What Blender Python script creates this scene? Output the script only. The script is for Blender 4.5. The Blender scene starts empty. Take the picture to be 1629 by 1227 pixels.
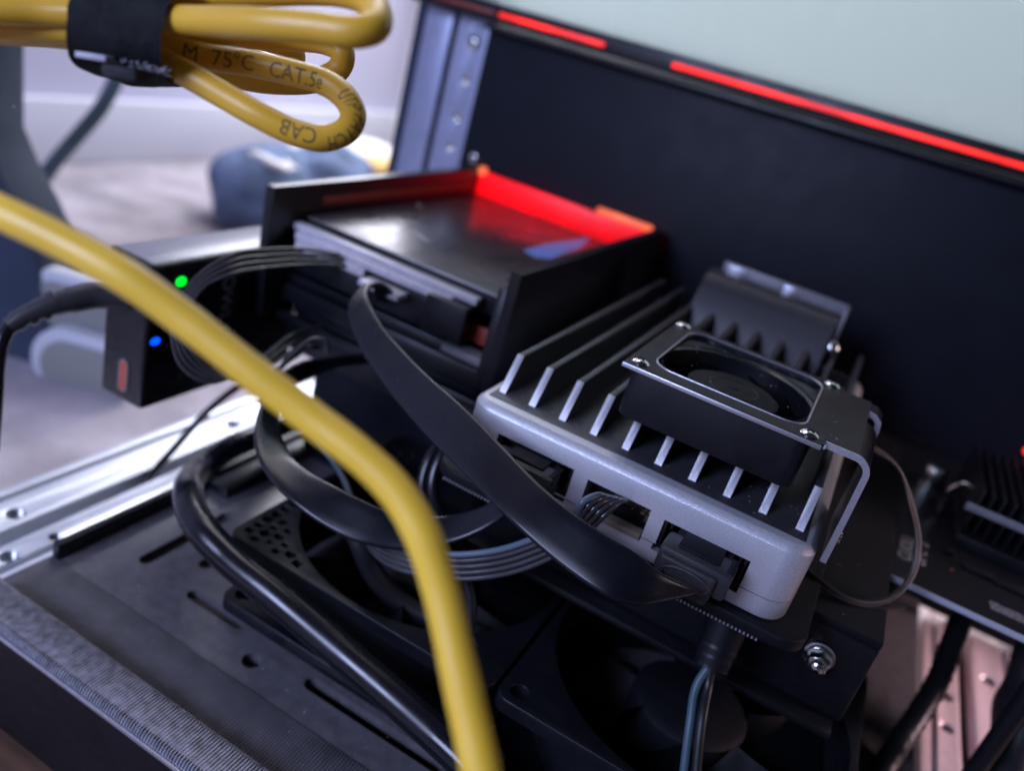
import bpy, bmesh, math, random
from mathutils import Vector, Matrix
random.seed(7)
S = 0.001                       # the code below is written in millimetres
SC = bpy.context.scene
COL = SC.collection

# ------------------------------------------------------------------ camera
RX = Vector((0.8600294, 0.44258028, 0.25391362))      # image right
RY = Vector((0.39496597, -0.26239289, -0.88042708))   # image down
RF = Vector((-0.32303454, 0.85748042, -0.40046975))   # forward
CAM = Vector((69.6376, -159.7597, 81.2859))
FPX, PCX, PCY = 1300.0, 814.5, 613.5
cd = bpy.data.cameras.new('camera')
cam = bpy.data.objects.new('camera', cd); COL.objects.link(cam)
M = Matrix.Identity(4)
for i in range(3):
    M[i][0], M[i][1], M[i][2], M[i][3] = RX[i], -RY[i], -RF[i], CAM[i] * S
cam.matrix_world = M
cd.sensor_width = 36.0; cd.lens = 36.0 * FPX / 1629.0
cd.clip_start = 0.005; cd.clip_end = 60.0
cd.dof.use_dof = True; cd.dof.focus_distance = 0.163; cd.dof.aperture_fstop = 9.0
cd.dof.aperture_blades = 0
SC.camera = cam

# ------------------------------------------------------------------ light
w = bpy.data.worlds.new('World'); SC.world = w; w.use_nodes = True
w.node_tree.nodes['Background'].inputs[0].default_value = (0.55, 0.60, 0.80, 1)
w.node_tree.nodes['Background'].inputs[1].default_value = 0.03
def area(name, loc, target, sx, sy, power, col):
    l = bpy.data.lights.new(name, 'AREA'); l.shape = 'RECTANGLE'
    l.size, l.size_y, l.energy, l.color = sx * S, sy * S, power, col
    o = bpy.data.objects.new(name, l); COL.objects.link(o)
    o.location = Vector(loc) * S
    o.rotation_euler = (Vector(target) - Vector(loc)).to_track_quat('-Z', 'Y').to_euler()
    return o
area('window_light', (-530, 560, 330), (-60, 160, -60), 900, 430, 14.0, (0.93, 0.94, 1.0))
area('desk_light', (-200, -560, 270), (20, 20, -10), 240, 240, 4.4, (0.52, 0.60, 1.0))
area('room_light', (-420, 520, 900), (-420, 460, -120), 500, 700, 3.0, (1.0, 0.94, 0.99))
area('rear_light', (120, 700, 420), (60, 176, 170), 500, 300, 1.45, (0.96, 1.0, 0.97))
pl0 = area('side_fill', (420, 150, 40), (160, 130, -92), 160, 160, 0.20, (1.0, 0.70, 0.76)); pl0.data.spread = math.radians(44)  # added fill aimed at the right rail, stands for no real lamp
SC.view_settings.view_transform = 'Standard'
SC.view_settings.look = 'None'
SC.view_settings.gamma = 1.0
SC.view_settings.exposure = 0.0
SC.cycles.use_denoising = True
SC.cycles.max_bounces = 8
SC.cycles.sample_clamp_indirect = 4.0

# ------------------------------------------------------------------ pixel helpers
def ray(px, py): return RX * ((px - PCX) / FPX) + RY * ((py - PCY) / FPX) + RF
def at(px, py, d): return CAM + ray(px, py) * d
def on(px, py, ax, v):
    r = ray(px, py); return CAM + r * ((v - CAM[ax]) / r[ax])
def depth(P): return (Vector(P) - CAM).dot(RF)

# ------------------------------------------------------------------ materials
MATS = {}
def mat(name, col, rough=0.5, metal=0.0, grain=0.0, gscale=900.0, bump=0.0, bscale=1500.0, rvar=0.0, coat=0.0,
        sss=0.0, emit=None, estr=0.0, spec=0.5, smudge=0.0):
    m = bpy.data.materials.new(name); m.use_nodes = True
    nt = m.node_tree; N = nt.nodes; L = nt.links
    b = N['Principled BSDF']
    b.inputs['Base Color'].default_value = (*col, 1); b.inputs['Roughness'].default_value = rough
    b.inputs['Metallic'].default_value = metal; b.inputs['Coat Weight'].default_value = coat
    b.inputs['Specular IOR Level'].default_value = spec
    if sss:
        b.inputs['Subsurface Weight'].default_value = sss
        b.inputs['Subsurface Radius'].default_value = (0.003, 0.0015, 0.0005); b.inputs['Subsurface Scale'].default_value = 0.5
    if emit:
        b.inputs['Emission Color'].default_value = (*emit, 1); b.inputs['Emission Strength'].default_value = estr
    tc = N.new('ShaderNodeTexCoord')
    if grain:
        n = N.new('ShaderNodeTexNoise'); n.inputs['Scale'].default_value = gscale; n.inputs['Detail'].default_value = 4
        r = N.new('ShaderNodeMapRange'); r.inputs[1].default_value = 0.3; r.inputs[2].default_value = 0.7
        r.inputs[3].default_value = 1 - grain; r.inputs[4].default_value = 1 + grain
        x = N.new('ShaderNodeMix'); x.data_type = 'RGBA'; x.blend_type = 'MULTIPLY'; x.inputs[0].default_value = 1
        x.inputs[6].default_value = (*col, 1)
        L.new(tc.outputs['Object'], n.inputs['Vector']); L.new(n.outputs['Fac'], r.inputs[0]); L.new(r.outputs[0], x.inputs[7])
        L.new(x.outputs[2], b.inputs['Base Color'])
    if rvar:
        n = N.new('ShaderNodeTexNoise'); n.inputs['Scale'].default_value = 90; n.inputs['Detail'].default_value = 6
        r = N.new('ShaderNodeMapRange'); r.inputs[1].default_value = 0.3; r.inputs[2].default_value = 0.7
        r.inputs[3].default_value = max(0.03, rough - rvar); r.inputs[4].default_value = rough + rvar
        L.new(tc.outputs['Object'], n.inputs['Vector']); L.new(n.outputs['Fac'], r.inputs[0]); L.new(r.outputs[0], b.inputs['Roughness'])
    if bump:
        n = N.new('ShaderNodeTexNoise'); n.inputs['Scale'].default_value = bscale; n.inputs['Detail'].default_value = 3
        bp = N.new('ShaderNodeBump'); bp.inputs['Strength'].default_value = bump; bp.inputs['Distance'].default_value = 0.0002
        L.new(tc.outputs['Object'], n.inputs['Vector']); L.new(n.outputs['Fac'], bp.inputs['Height']); L.new(bp.outputs[0], b.inputs['Normal'])
    MATS[name] = m
    return m
def layer_lines(name, col, axis, pitch, rough=0.5, strength=0.5, spec=0.5):
    """printed plastic: fine raised lines across one axis"""
    m = mat(name, col, rough, grain=0.25, gscale=160, spec=spec)
    nt = m.node_tree; N = nt.nodes; L = nt.links
    tc = N.new('ShaderNodeTexCoord'); wv = N.new('ShaderNodeTexWave'); wv.wave_type = 'BANDS'; wv.bands_direction = axis
    wv.inputs['Scale'].default_value = 0.314 / (pitch * S); wv.inputs['Distortion'].default_value = 0.35; wv.inputs['Detail Scale'].default_value = 2
    bp = N.new('ShaderNodeBump'); bp.inputs['Strength'].default_value = strength; bp.inputs['Distance'].default_value = 0.0003
    L.new(tc.outputs['Object'], wv.inputs['Vector']); L.new(wv.outputs['Fac'], bp.inputs['Height']); L.new(bp.outputs[0], N['Principled BSDF'].inputs['Normal'])
    return m
mat('case_alu', (0.60, 0.60, 0.64), 0.40, 0.45, grain=0.13, gscale=2600, bump=0.4, bscale=3500)
mat('fin_alu_shaded', (0.085, 0.088, 0.098), 0.42, 0.6, grain=0.3, gscale=2600, bump=0.4, bscale=3500)  # case silver darkened, the shade on the fins painted in
mat('bare_alu', (0.62, 0.64, 0.72), 0.34, 0.9, grain=0.1, gscale=2200, bump=0.15)
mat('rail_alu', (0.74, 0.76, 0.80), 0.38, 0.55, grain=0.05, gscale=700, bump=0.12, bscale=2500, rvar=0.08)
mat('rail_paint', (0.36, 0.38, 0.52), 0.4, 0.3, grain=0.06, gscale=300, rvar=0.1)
mat('pink_lit_alu', (0.74, 0.60, 0.63), 0.45, 0.35, grain=0.06, gscale=300)  # plain aluminium with the pink light painted into its colour
mat('thread_steel', (0.45, 0.45, 0.46), 0.3, 1.0)
mat('zinc', (0.72, 0.75, 0.72), 0.2, 1.0, rvar=0.1)
mat('chrome', (0.7, 0.7, 0.72), 0.15, 1.0)
mat('black_plate', (0.007, 0.0075, 0.010), 0.40, 0.0, spec=0.35, grain=0.3, gscale=700, bump=0.15, rvar=0.08)
mat('black_plastic', (0.0045, 0.0055, 0.0085), 0.42, spec=0.35, grain=0.25, gscale=500, bump=0.1, rvar=0.1)
mat('matt_black', (0.0035, 0.0042, 0.0068), 0.6, spec=0.25, grain=0.3, gscale=400, bump=0.15)
mat('panel_black', (0.006, 0.008, 0.014), 0.5, spec=0.16, rvar=0.03, grain=0.15, gscale=60, bump=0.1)
layer_lines('printed_z', (0.005, 0.006, 0.009), 'Z', 0.3, 0.33, 0.15, 0.55)
layer_lines('printed_floor', (0.125, 0.12, 0.13), 'X', 0.85, 0.36, 0.9, 0.7)
mat('tray_smooth', (0.11, 0.105, 0.115), 0.31, spec=0.7, grain=0.2, gscale=300, bump=0.3, bscale=1600)
mat('rib', (0.24, 0.24, 0.27), 0.34, grain=0.4, gscale=500)
mat('cable_black', (0.006, 0.0065, 0.010), 0.27, rvar=0.1, bump=0.08, bscale=400, coat=0.1)
mat('cable_soft', (0.012, 0.012, 0.015), 0.42, rvar=0.08)
mat('ribbon', (0.006, 0.007, 0.012), 0.30, rvar=0.06, bump=0.05, bscale=300)
mat('wire_black', (0.045, 0.045, 0.05), 0.24, spec=0.9, rvar=0.05)
mat('wire_grey', (0.10, 0.14, 0.18), 0.35)
mat('yellow_pvc_shaded', (0.74, 0.43, 0.036), 0.38, sss=0.1, rvar=0.06, grain=0.06, gscale=60, bump=0.05, bscale=250)  # same yellow jacket, darkened to paint the backlit shade of the coil
mat('blue_reflection', (0.13, 0.42, 0.95), 0.35)  # colour of a painted reflection on the drive lid
mat('dust', (0.45, 0.44, 0.46), 0.8)
mat('yellow_pvc', (0.92, 0.58, 0.05), 0.38, sss=0.12, rvar=0.08, grain=0.09, gscale=45, bump=0.06, bscale=200)
mat('ink', (0.15, 0.10, 0.035), 0.6)
mat('plug_grey', (0.028, 0.029, 0.033), 0.5, grain=0.2, gscale=900, bump=0.15)
mat('rubber_grey', (0.035, 0.035, 0.04), 0.36, spec=0.8)
mat('white_ink', (0.45, 0.45, 0.48), 0.6)
mat('dim_ink', (0.34, 0.34, 0.36), 0.6)
mat('velcro', (0.008, 0.010, 0.012), 0.75, grain=0.5, gscale=500, bump=1.0, bscale=700)
mat('fray', (0.45, 0.45, 0.50), 0.5)
mat('ssd_lid', (0.10, 0.092, 0.10), 0.31, 0.6, grain=0.1, gscale=120, rvar=0.07)
mat('ssd_edge', (0.36, 0.35, 0.38), 0.35, 0.7)
mat('scratch', (0.7, 0.68, 0.72), 0.4, 0.3)
mat('connector_grey', (0.20, 0.20, 0.22), 0.38, grain=0.12, gscale=400)
mat('rust_red', (0.26, 0.035, 0.02), 0.5)
mat('orange_port', (0.50, 0.10, 0.05), 0.5)
mat('beige', (0.28, 0.24, 0.17), 0.5)
mat('gold', (0.75, 0.55, 0.22), 0.3, 1.0)
mat('pcb', (0.008, 0.009, 0.011), 0.35, grain=0.2, gscale=800)
mat('pcb_edge', (0.40, 0.41, 0.48), 0.5)
mat('adapter', (0.005, 0.0055, 0.0075), 0.3, rvar=0.07, coat=0.15)
mat('block_grey', (0.05, 0.05, 0.055), 0.3, grain=0.06, gscale=500)
mat('step_grey_lit', (0.58, 0.55, 0.60), 0.32, grain=0.12, gscale=400)  # connector grey lightened, window reflection on the steps painted in
mat('adapter_sheen', (0.24, 0.23, 0.26), 0.30, 0.0, grain=0.06, gscale=500, spec=0.8)  # window reflection on the black adapter top, painted as grey
mat('led_red', (0.4, 0.01, 0.01), 0.4, emit=(1.0, 0.022, 0.010), estr=1.6)
mat('led_red_deep', (0.4, 0.003, 0.006), 0.4, emit=(1.0, 0.002, 0.006), estr=1.15)
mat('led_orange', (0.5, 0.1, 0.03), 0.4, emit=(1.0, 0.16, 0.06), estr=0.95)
mat('led_green', (0.0, 0.4, 0.02), 0.3, emit=(0.0, 1.0, 0.03), estr=1.6)
mat('lens_blue', (0.0, 0.03, 0.4), 0.3, emit=(0.02, 0.16, 1.0), estr=16.0)
mat('led_blue', (0.0, 0.03, 0.4), 0.3, emit=(0.0, 0.06, 1.0), estr=2.6)
mat('pale_panel', (0.60, 0.65, 0.62), 0.22, rvar=0.08)
mat('wall', (0.62, 0.60, 0.74), 0.8, grain=0.04, gscale=8)
mat('skirting', (0.72, 0.72, 0.80), 0.5)
mat('slate', (0.05, 0.065, 0.10), 0.7, spec=0.15, grain=0.15, gscale=25)
mat('white_plastic', (0.60, 0.60, 0.64), 0.45)
mat('greige', (0.27, 0.27, 0.24), 0.5)
mat('denim', (0.13, 0.18, 0.31), 0.9, grain=0.5, gscale=40, bump=0.6, bscale=300)
mat('paper', (0.85, 0.80, 0.80), 0.7)
mat('amber', (0.80, 0.48, 0.12), 0.6)
mat('teal_cable', (0.055, 0.10, 0.13), 0.45)
# carpet and wood
def carpet():
    m = mat('carpet', (0.40, 0.355, 0.385), 0.95, grain=0.30, gscale=30, bump=1.0, bscale=300)
carpet()
def wood():
    m = mat('wood', (0.11, 0.06, 0.035), 0.5)
    nt = m.node_tree; N = nt.nodes; L = nt.links
    tc = N.new('ShaderNodeTexCoord'); mp = N.new('ShaderNodeMapping'); mp.inputs['Scale'].default_value = (14, 160, 60)
    n = N.new('ShaderNodeTexNoise'); n.inputs['Scale'].default_value = 1.0; n.inputs['Detail'].default_value = 7
    cr = N.new('ShaderNodeValToRGB'); cr.color_ramp.elements[0].color = (0.05, 0.028, 0.018, 1); cr.color_ramp.elements[1].color = (0.20, 0.105, 0.06, 1)
    cr.color_ramp.elements[0].position = 0.3; cr.color_ramp.elements[1].position = 0.7
    L.new(tc.outputs['Object'], mp.inputs[0]); L.new(mp.outputs[0], n.inputs['Vector']); L.new(n.outputs['Fac'], cr.inputs[0])
    L.new(cr.outputs[0], N['Principled BSDF'].inputs['Base Color'])
wood()
def acrylic():
    m = bpy.data.materials.new('clear_acrylic'); m.use_nodes = True
    N = m.node_tree.nodes; L = m.node_tree.links; N.remove(N['Principled BSDF'])
    t = N.new('ShaderNodeBsdfTransparent'); t.inputs[0].default_value = (0.96, 0.97, 0.99, 1)
    g = N.new('ShaderNodeBsdfGlossy'); g.inputs['Roughness'].default_value = 0.05
    lw = N.new('ShaderNodeLayerWeight'); lw.inputs[0].default_value = 0.5
    f = N.new('ShaderNodeMapRange'); f.inputs[1].default_value = 0.5; f.inputs[3].default_value = 0.015; f.inputs[4].default_value = 0.12
    L.new(lw.outputs['Facing'], f.inputs[0])
    x = N.new('ShaderNodeMixShader')
    L.new(f.outputs[0], x.inputs[0]); L.new(t.outputs[0], x.inputs[1]); L.new(g.outputs[0], x.inputs[2]); L.new(x.outputs[0], N['Material Output'].inputs[0])
    MATS['clear_acrylic'] = m
acrylic()
def frosted():
    m = MATS['pale_panel']; N = m.node_tree.nodes; L = m.node_tree.links
    t = N.new('ShaderNodeBsdfTranslucent'); t.inputs[0].default_value = (0.80, 0.88, 0.84, 1)
    x = N.new('ShaderNodeMixShader'); x.inputs[0].default_value = 0.6
    L.new(N['Principled BSDF'].outputs[0], x.inputs[1]); L.new(t.outputs[0], x.inputs[2]); L.new(x.outputs[0], N['Material Output'].inputs[0])
frosted()
def uneven_glow(name, amp, scale):
    m = MATS[name]; N = m.node_tree.nodes; L = m.node_tree.links; b = N['Principled BSDF']; e0 = b.inputs['Emission Strength'].default_value
    tc = N.new('ShaderNodeTexCoord'); n = N.new('ShaderNodeTexNoise'); n.inputs['Scale'].default_value = scale; n.inputs['Detail'].default_value = 2
    r = N.new('ShaderNodeMapRange'); r.inputs[1].default_value = .3; r.inputs[2].default_value = .7; r.inputs[3].default_value = e0 * (1 - amp); r.inputs[4].default_value = e0 * (1 + amp)
    L.new(tc.outputs['Object'], n.inputs['Vector']); L.new(n.outputs['Fac'], r.inputs[0]); L.new(r.outputs[0], b.inputs['Emission Strength'])
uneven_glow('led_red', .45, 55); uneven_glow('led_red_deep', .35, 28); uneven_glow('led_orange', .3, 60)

# ------------------------------------------------------------------ object helpers
def thing(name, label, cat, loc, group=None):
    o = bpy.data.objects.new(name, None); COL.objects.link(o)
    o.location = Vector(loc) * S; o.empty_display_size = 0.01
    return tag(o, label, cat, group)
def tag(o, label, cat, group=None):
    o['label'] = label; o['category'] = cat
    if group: o['group'] = group
    return o
def wloc(o):
    v = Vector(o.location)
    while o.parent: o = o.parent; v += Vector(o.location) if o.type == 'EMPTY' else Vector((0, 0, 0))
    return v
def link(name, me, material, parent=None, smooth=True, angle=40):
    o = bpy.data.objects.new(name, me); COL.objects.link(o)
    if material and not me.materials: me.materials.append(MATS[material])
    if smooth:
        for p in me.polygons: p.use_smooth = True
        try: me.set_sharp_from_angle(angle=math.radians(angle))
        except Exception: pass
    if parent is not None:
        o.parent = parent
        root = parent
        while root.parent: root = root.parent
        # geometry is written in scene coordinates
        o.matrix_parent_inverse = Matrix.Translation(-Vector(root.location)) if parent is root else Matrix.Identity(4)
    return o
def struct(name, me, material):
    o = link(name, me, material); o['kind'] = 'structure'; return o
def bm_mesh(bm, name='mesh'):
    for v in bm.verts: v.co *= S
    me = bpy.data.meshes.new(name); bm.to_mesh(me); bm.free(); return me
def add_box(bm, a, b, bev=0.0, seg=2):
    x0, y0, z0 = a; x1, y1, z1 = b
    t = bmesh.new()
    bmesh.ops.create_cube(t, size=1)
    for v in t.verts:
        v.co = Vector(((x0 + x1) / 2 + v.co.x * (x1 - x0), (y0 + y1) / 2 + v.co.y * (y1 - y0), (z0 + z1) / 2 + v.co.z * (z1 - z0)))
    if bev: bmesh.ops.bevel(t, geom=list(t.edges), offset=bev, segments=seg, profile=0.5, affect='EDGES')
    merge(bm, t)
def merge(bm, t, mtx=None):
    if mtx is not None: bmesh.ops.transform(t, matrix=mtx, verts=t.verts)
    me = bpy.data.meshes.new('tmp'); t.to_mesh(me); t.free(); bm.from_mesh(me); bpy.data.meshes.remove(me)
def box(name, a, b, material, parent=None, bev=0.3, seg=2):
    bm = bmesh.new(); add_box(bm, a, b, bev, seg); return link(name, bm_mesh(bm), material, parent)
def boxes(name, lst, material, parent=None, bev=0.3):
    bm = bmesh.new()
    for a, b in lst: add_box(bm, a, b, bev)
    return link(name, bm_mesh(bm), material, parent)
def add_cyl(bm, c, axis, r, h, seg=24, r2=None, bev=0.0):
    t = bmesh.new()
    bmesh.ops.create_cone(t, cap_ends=True, segments=seg, radius1=r, radius2=r if r2 is None else r2, depth=h)
    if bev:
        es = [e for e in t.edges if abs(e.verts[0].co.z - e.verts[1].co.z) < 1e-6]
        bmesh.ops.bevel(t, geom=es, offset=bev, segments=3, profile=0.5, affect='EDGES')
    q = Vector(axis).to_track_quat('Z', 'Y').to_matrix().to_4x4()
    merge(bm, t, Matrix.Translation(Vector(c)) @ q)
def cyl(name, c, axis, r, h, material, parent=None, seg=24, r2=None, bev=0.0):
    bm = bmesh.new(); add_cyl(bm, c, axis, r, h, seg, r2, bev); return link(name, bm_mesh(bm), material, parent)
def lathe(name, c, axis, prof, material, parent=None, seg=28):
    """prof: list of (radius, height along axis)"""
    bm = bmesh.new(); rings = []
    q = Vector(axis).to_track_quat('Z', 'Y').to_matrix()
    for r, h in prof:
        rings.append([bm.verts.new(Vector(c) + q @ Vector((max(r, 1e-3) * math.cos(2 * math.pi * k / seg), max(r, 1e-3) * math.sin(2 * math.pi * k / seg), h))) for k in range(seg)])
    for a, b in zip(rings, rings[1:]):
        for k in range(seg): bm.faces.new((a[k], a[(k + 1) % seg], b[(k + 1) % seg], b[k]))
    bmesh.ops.recalc_face_normals(bm, faces=bm.faces)
    return link(name, bm_mesh(bm), material, parent)
def rrect(x0, y0, x1, y1, r, n=6):
    P = []
    for cx, cy, a0 in ((x1 - r, y1 - r, 0), (x0 + r, y1 - r, 90), (x0 + r, y0 + r, 180), (x1 - r, y0 + r, 270)):
        for k in range(n + 1):
            a = math.radians(a0 + 90 * k / n); P.append((cx + r * math.cos(a), cy + r * math.sin(a)))
    return P
def circ(cx, cy, r, n=28): return [(cx + r * math.cos(2 * math.pi * k / n), cy + r * math.sin(2 * math.pi * k / n)) for k in range(n)]
def plate_mesh(loops, th, bev=0.0):
    """filled 2D outline with holes, extruded upward by th from z=0 (mm)"""
    cu = bpy.data.curves.new('c', 'CURVE'); cu.dimensions = '2D'; cu.fill_mode = 'BOTH'
    cu.extrude = th / 2 - bev; cu.bevel_depth = bev; cu.bevel_resolution = 2; cu.offset = -bev
    for lp in loops:
        sp = cu.splines.new('POLY'); sp.points.add(len(lp) - 1); sp.use_cyclic_u = True
        for p, c in zip(sp.points, lp): p.co = (c[0], c[1], 0, 1)
    o = bpy.data.objects.new('c', cu); COL.objects.link(o)
    dg = bpy.context.evaluated_depsgraph_get()
    me = bpy.data.meshes.new_from_object(o.evaluated_get(dg))
    bpy.data.objects.remove(o); bpy.data.curves.remove(cu)
    me.materials.clear()
    bm = bmesh.new(); bm.from_mesh(me); bpy.data.meshes.remove(me)
    bmesh.ops.remove_doubles(bm, verts=bm.verts, dist=1e-4)
    for v in bm.verts: v.co.z += th / 2
    return bm
def plate(name, loops, th, mtx, material, parent=None, bev=0.0):
    bm = plate_mesh(loops, th, bev)
    bmesh.ops.transform(bm, matrix=mtx, verts=bm.verts)
    if mtx.to_3x3().determinant() < 0: bmesh.ops.reverse_faces(bm, faces=bm.faces)
    return link(name, bm_mesh(bm), material, parent, angle=35)
def T(x, y, z): return Matrix.Translation((x, y, z))
def basis(o, ex, ey, ez):
    m = Matrix.Identity(4)
    for i in range(3): m[i][0], m[i][1], m[i][2], m[i][3] = ex[i], ey[i], ez[i], o[i]
    return m
def catmull(P, n=10):
    P = [Vector(p) for p in P]; out = []
    Q = [P[0] * 2 - P[1]] + P + [P[-1] * 2 - P[-2]]
    for i in range(1, len(Q) - 2):
        a, b, c, d = Q[i - 1:i + 3]
        # centripetal parametrisation keeps uneven control points free of kinks
        t0 = 0.0; t1 = t0 + max((b - a).length, 1e-4) ** 0.5; t2 = t1 + max((c - b).length, 1e-4) ** 0.5; t3 = t2 + max((d - c).length, 1e-4) ** 0.5
        for k in range(n):
            t = t1 + (t2 - t1) * k / n
            A1 = a * ((t1 - t) / (t1 - t0)) + b * ((t - t0) / (t1 - t0)); A2 = b * ((t2 - t) / (t2 - t1)) + c * ((t - t1) / (t2 - t1)); A3 = c * ((t3 - t) / (t3 - t2)) + d * ((t - t2) / (t3 - t2))
            B1 = A1 * ((t2 - t) / (t2 - t0)) + A2 * ((t - t0) / (t2 - t0)); B2 = A2 * ((t3 - t) / (t3 - t1)) + A3 * ((t - t1) / (t3 - t1))
            out.append(B1 * ((t2 - t) / (t2 - t1)) + B2 * ((t - t1) / (t2 - t1)))
    out.append(P[-1].copy()); return out
def add_tube(bm, P, r, seg=14, rf=None, squash=None):
    n = len(P); rings = []
    tg = [(P[min(i + 1, n - 1)] - P[max(i - 1, 0)]).normalized() for i in range(n)]
    nrm = tg[0].orthogonal().normalized()
    for i in range(n):
        nrm = (nrm - tg[i] * nrm.dot(tg[i])).normalized(); bn = tg[i].cross(nrm)
        rr = r if rf is None else r * rf(i / (n - 1))
        rings.append([bm.verts.new(P[i] + (nrm * math.cos(2 * math.pi * k / seg) + bn * math.sin(2 * math.pi * k / seg)) * rr) for k in range(seg)])
    for a, b in zip(rings, rings[1:]):
        for k in range(seg): bm.faces.new((a[k], a[(k + 1) % seg], b[(k + 1) % seg], b[k]))
    bm.faces.new(rings[0][::-1]); bm.faces.new(rings[-1])
def tube(name, P, r, material, parent=None, seg=14, n=10, rf=None):
    bm = bmesh.new(); add_tube(bm, catmull(P, n), r, seg, rf); return link(name, bm_mesh(bm), material, parent)
def ribbon(name, E1, E2, th, material, parent=None, n=9, width=None):
    """flat cable lofted between two edge curves, rounded edges; width (mm) keeps the real cable width"""
    A = catmull(E1, n); B = catmull(E2, n); bm = bmesh.new(); rings = []
    N = len(A)
    for i in range(N):
        m = (A[i] + B[i]) / 2; p, q = max(i - 1, 0), min(i + 1, N - 1)
        t = ((A[q] + B[q]) / 2 - (A[p] + B[p]) / 2).normalized()
        u = (B[i] - A[i]); u -= t * u.dot(t)
        hw = (width or u.length * 1.12) / 2; u.normalize(); v = t.cross(u)
        ring = []
        h = th / 2
        prof = [(-hw + h, h), (-hw * .4, h), (hw * .4, h), (hw - h, h)] + [(hw - h + h * math.sin(a), h * math.cos(a)) for a in (0.6, 1.2, 1.57, 1.94, 2.54)] + \
               [(hw - h, -h), (hw * .4, -h), (-hw * .4, -h), (-hw + h, -h)] + [(-hw + h - h * math.sin(a), -h * math.cos(a)) for a in (0.6, 1.2, 1.57, 1.94, 2.54)]
        for x, y in prof: ring.append(bm.verts.new(m + u * x + v * y))
        rings.append(ring)
    k = len(rings[0])
    for a, b in zip(rings, rings[1:]):
        for j in range(k): bm.faces.new((a[j], a[(j + 1) % k], b[(j + 1) % k], b[j]))
    bm.faces.new(rings[0][::-1]); bm.faces.new(rings[-1])
    bmesh.ops.recalc_face_normals(bm, faces=bm.faces)
    return link(name, bm_mesh(bm), material, parent, angle=60)
def text_bm(s, size, th=0.0):
    cu = bpy.data.curves.new('t', 'FONT'); cu.body = s; cu.size = size; cu.align_x = 'LEFT'; cu.resolution_u = 3
    o = bpy.data.objects.new('t', cu); COL.objects.link(o)
    me = bpy.data.meshes.new_from_object(o.evaluated_get(bpy.context.evaluated_depsgraph_get()))
    bpy.data.objects.remove(o); bpy.data.curves.remove(cu)
    bm = bmesh.new(); bm.from_mesh(me); bpy.data.meshes.remove(me)
    return bm
def text_on(name, s, size, o, ex, ey, material, parent):
    bm = text_bm(s, size); ex = Vector(ex).normalized(); ey = Vector(ey).normalized()
    for v in bm.verts: v.co = Vector(o) + ex * v.co.x + ey * v.co.y
    return link(name, bm_mesh(bm), material, parent, smooth=False)
def text_tube(name, s, size, P, r, s0, v0, material, parent, sx=1.0):
    """letters printed round a cable: P dense path, s0 start length"""
    bm = text_bm(s, size)
    bmesh.ops.subdivide_edges(bm, edges=[e for e in bm.edges if e.calc_length() > size * 0.25], cuts=2)
    L = [0.0]
    for a, b in zip(P, P[1:]): L.append(L[-1] + (b - a).length)
    def frame(d):
        d = min(max(d, 0), L[-1] - 1e-4); i = 0
        while L[i + 1] < d: i += 1
        f = (d - L[i]) / (L[i + 1] - L[i]); c = P[i].lerp(P[i + 1], f)
        i0, i1 = max(i - 1, 0), min(i + 2, len(P) - 1)
        t = (P[i1] - P[i0]).normalized(); n = CAM - c; n = (n - t * n.dot(t)).normalized()
        return c, t, n, n.cross(t)
    for v in bm.verts:
        c, t, n, b = frame(s0 + v.co.x * sx); a = (v.co.y + v0) / r
        v.co = c + (n * math.cos(a) + b * math.sin(a)) * (r + 0.035)
    return link(name, bm_mesh(bm), material, parent, smooth=False)
def boolean(base, cutters, op='DIFFERENCE'):
    for c in cutters:
        m = base.modifiers.new('b', 'BOOLEAN'); m.object = c; m.operation = op; m.solver = 'EXACT'
    me = bpy.data.meshes.new_from_object(base.evaluated_get(bpy.context.evaluated_depsgraph_get()))
    base.modifiers.clear(); base.data = me
    for c in cutters: bpy.data.objects.remove(c)
    for p in me.polygons: p.use_smooth = True
    me.set_sharp_from_angle(angle=math.radians(30))
    return base
def px_path(L): return [at(x, y, d) for x, y, d in L]
def instance(src, name, parent, off):
    o = src.copy(); COL.objects.link(o); o.name = name; o.parent = parent
    o.matrix_parent_inverse = src.matrix_parent_inverse.copy(); o.location = Vector(off) * S
    return o
def pan_screw(name, c, axis, r, h, material, parent):
    s = lathe(name, c, axis, [(0, h), (r * .35, h * .97), (r * .75, h * .75), (r, h * .25), (r, 0), (r * .9, -0.3), (0, -0.3)], material, parent)
    ax = Vector(axis).normalized(); u = ax.orthogonal().normalized(); v = ax.cross(u)
    bm = bmesh.new()
    for a, b in ((u, v), (v, u)):
        t = bmesh.new(); bmesh.ops.create_cube(t, size=1)
        merge(bm, t, basis(Vector(c) + ax * (h * .92), a * r * .9, b * r * .22, ax * h * .25))
    link('drive_recess', bm_mesh(bm), 'matt_black', s, smooth=False)
    return s

# ================================================================== setting
ZF = -120.0
bm = bmesh.new(); add_box(bm, (-545, -1500, ZF - 20), (1500, 2500, ZF)); struct('floor', bm_mesh(bm), 'carpet')
bm = bmesh.new(); add_box(bm, (-600, -1500, ZF), (-546, 2500, 1500)); struct('wall', bm_mesh(bm), 'wall')
bm = bmesh.new(); add_box(bm, (-545, -1500, ZF + .2), (-533, 2500, ZF + 52), 2.0); struct('skirting_board', bm_mesh(bm), 'skirting')
o = box('wooden_board', (-122, -330, ZF + .2), (260, 260, ZF + 5), 'wood', bev=0.8)
tag(o, 'dark brown wooden board under the rack, showing through the tray slots', 'board')

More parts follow.
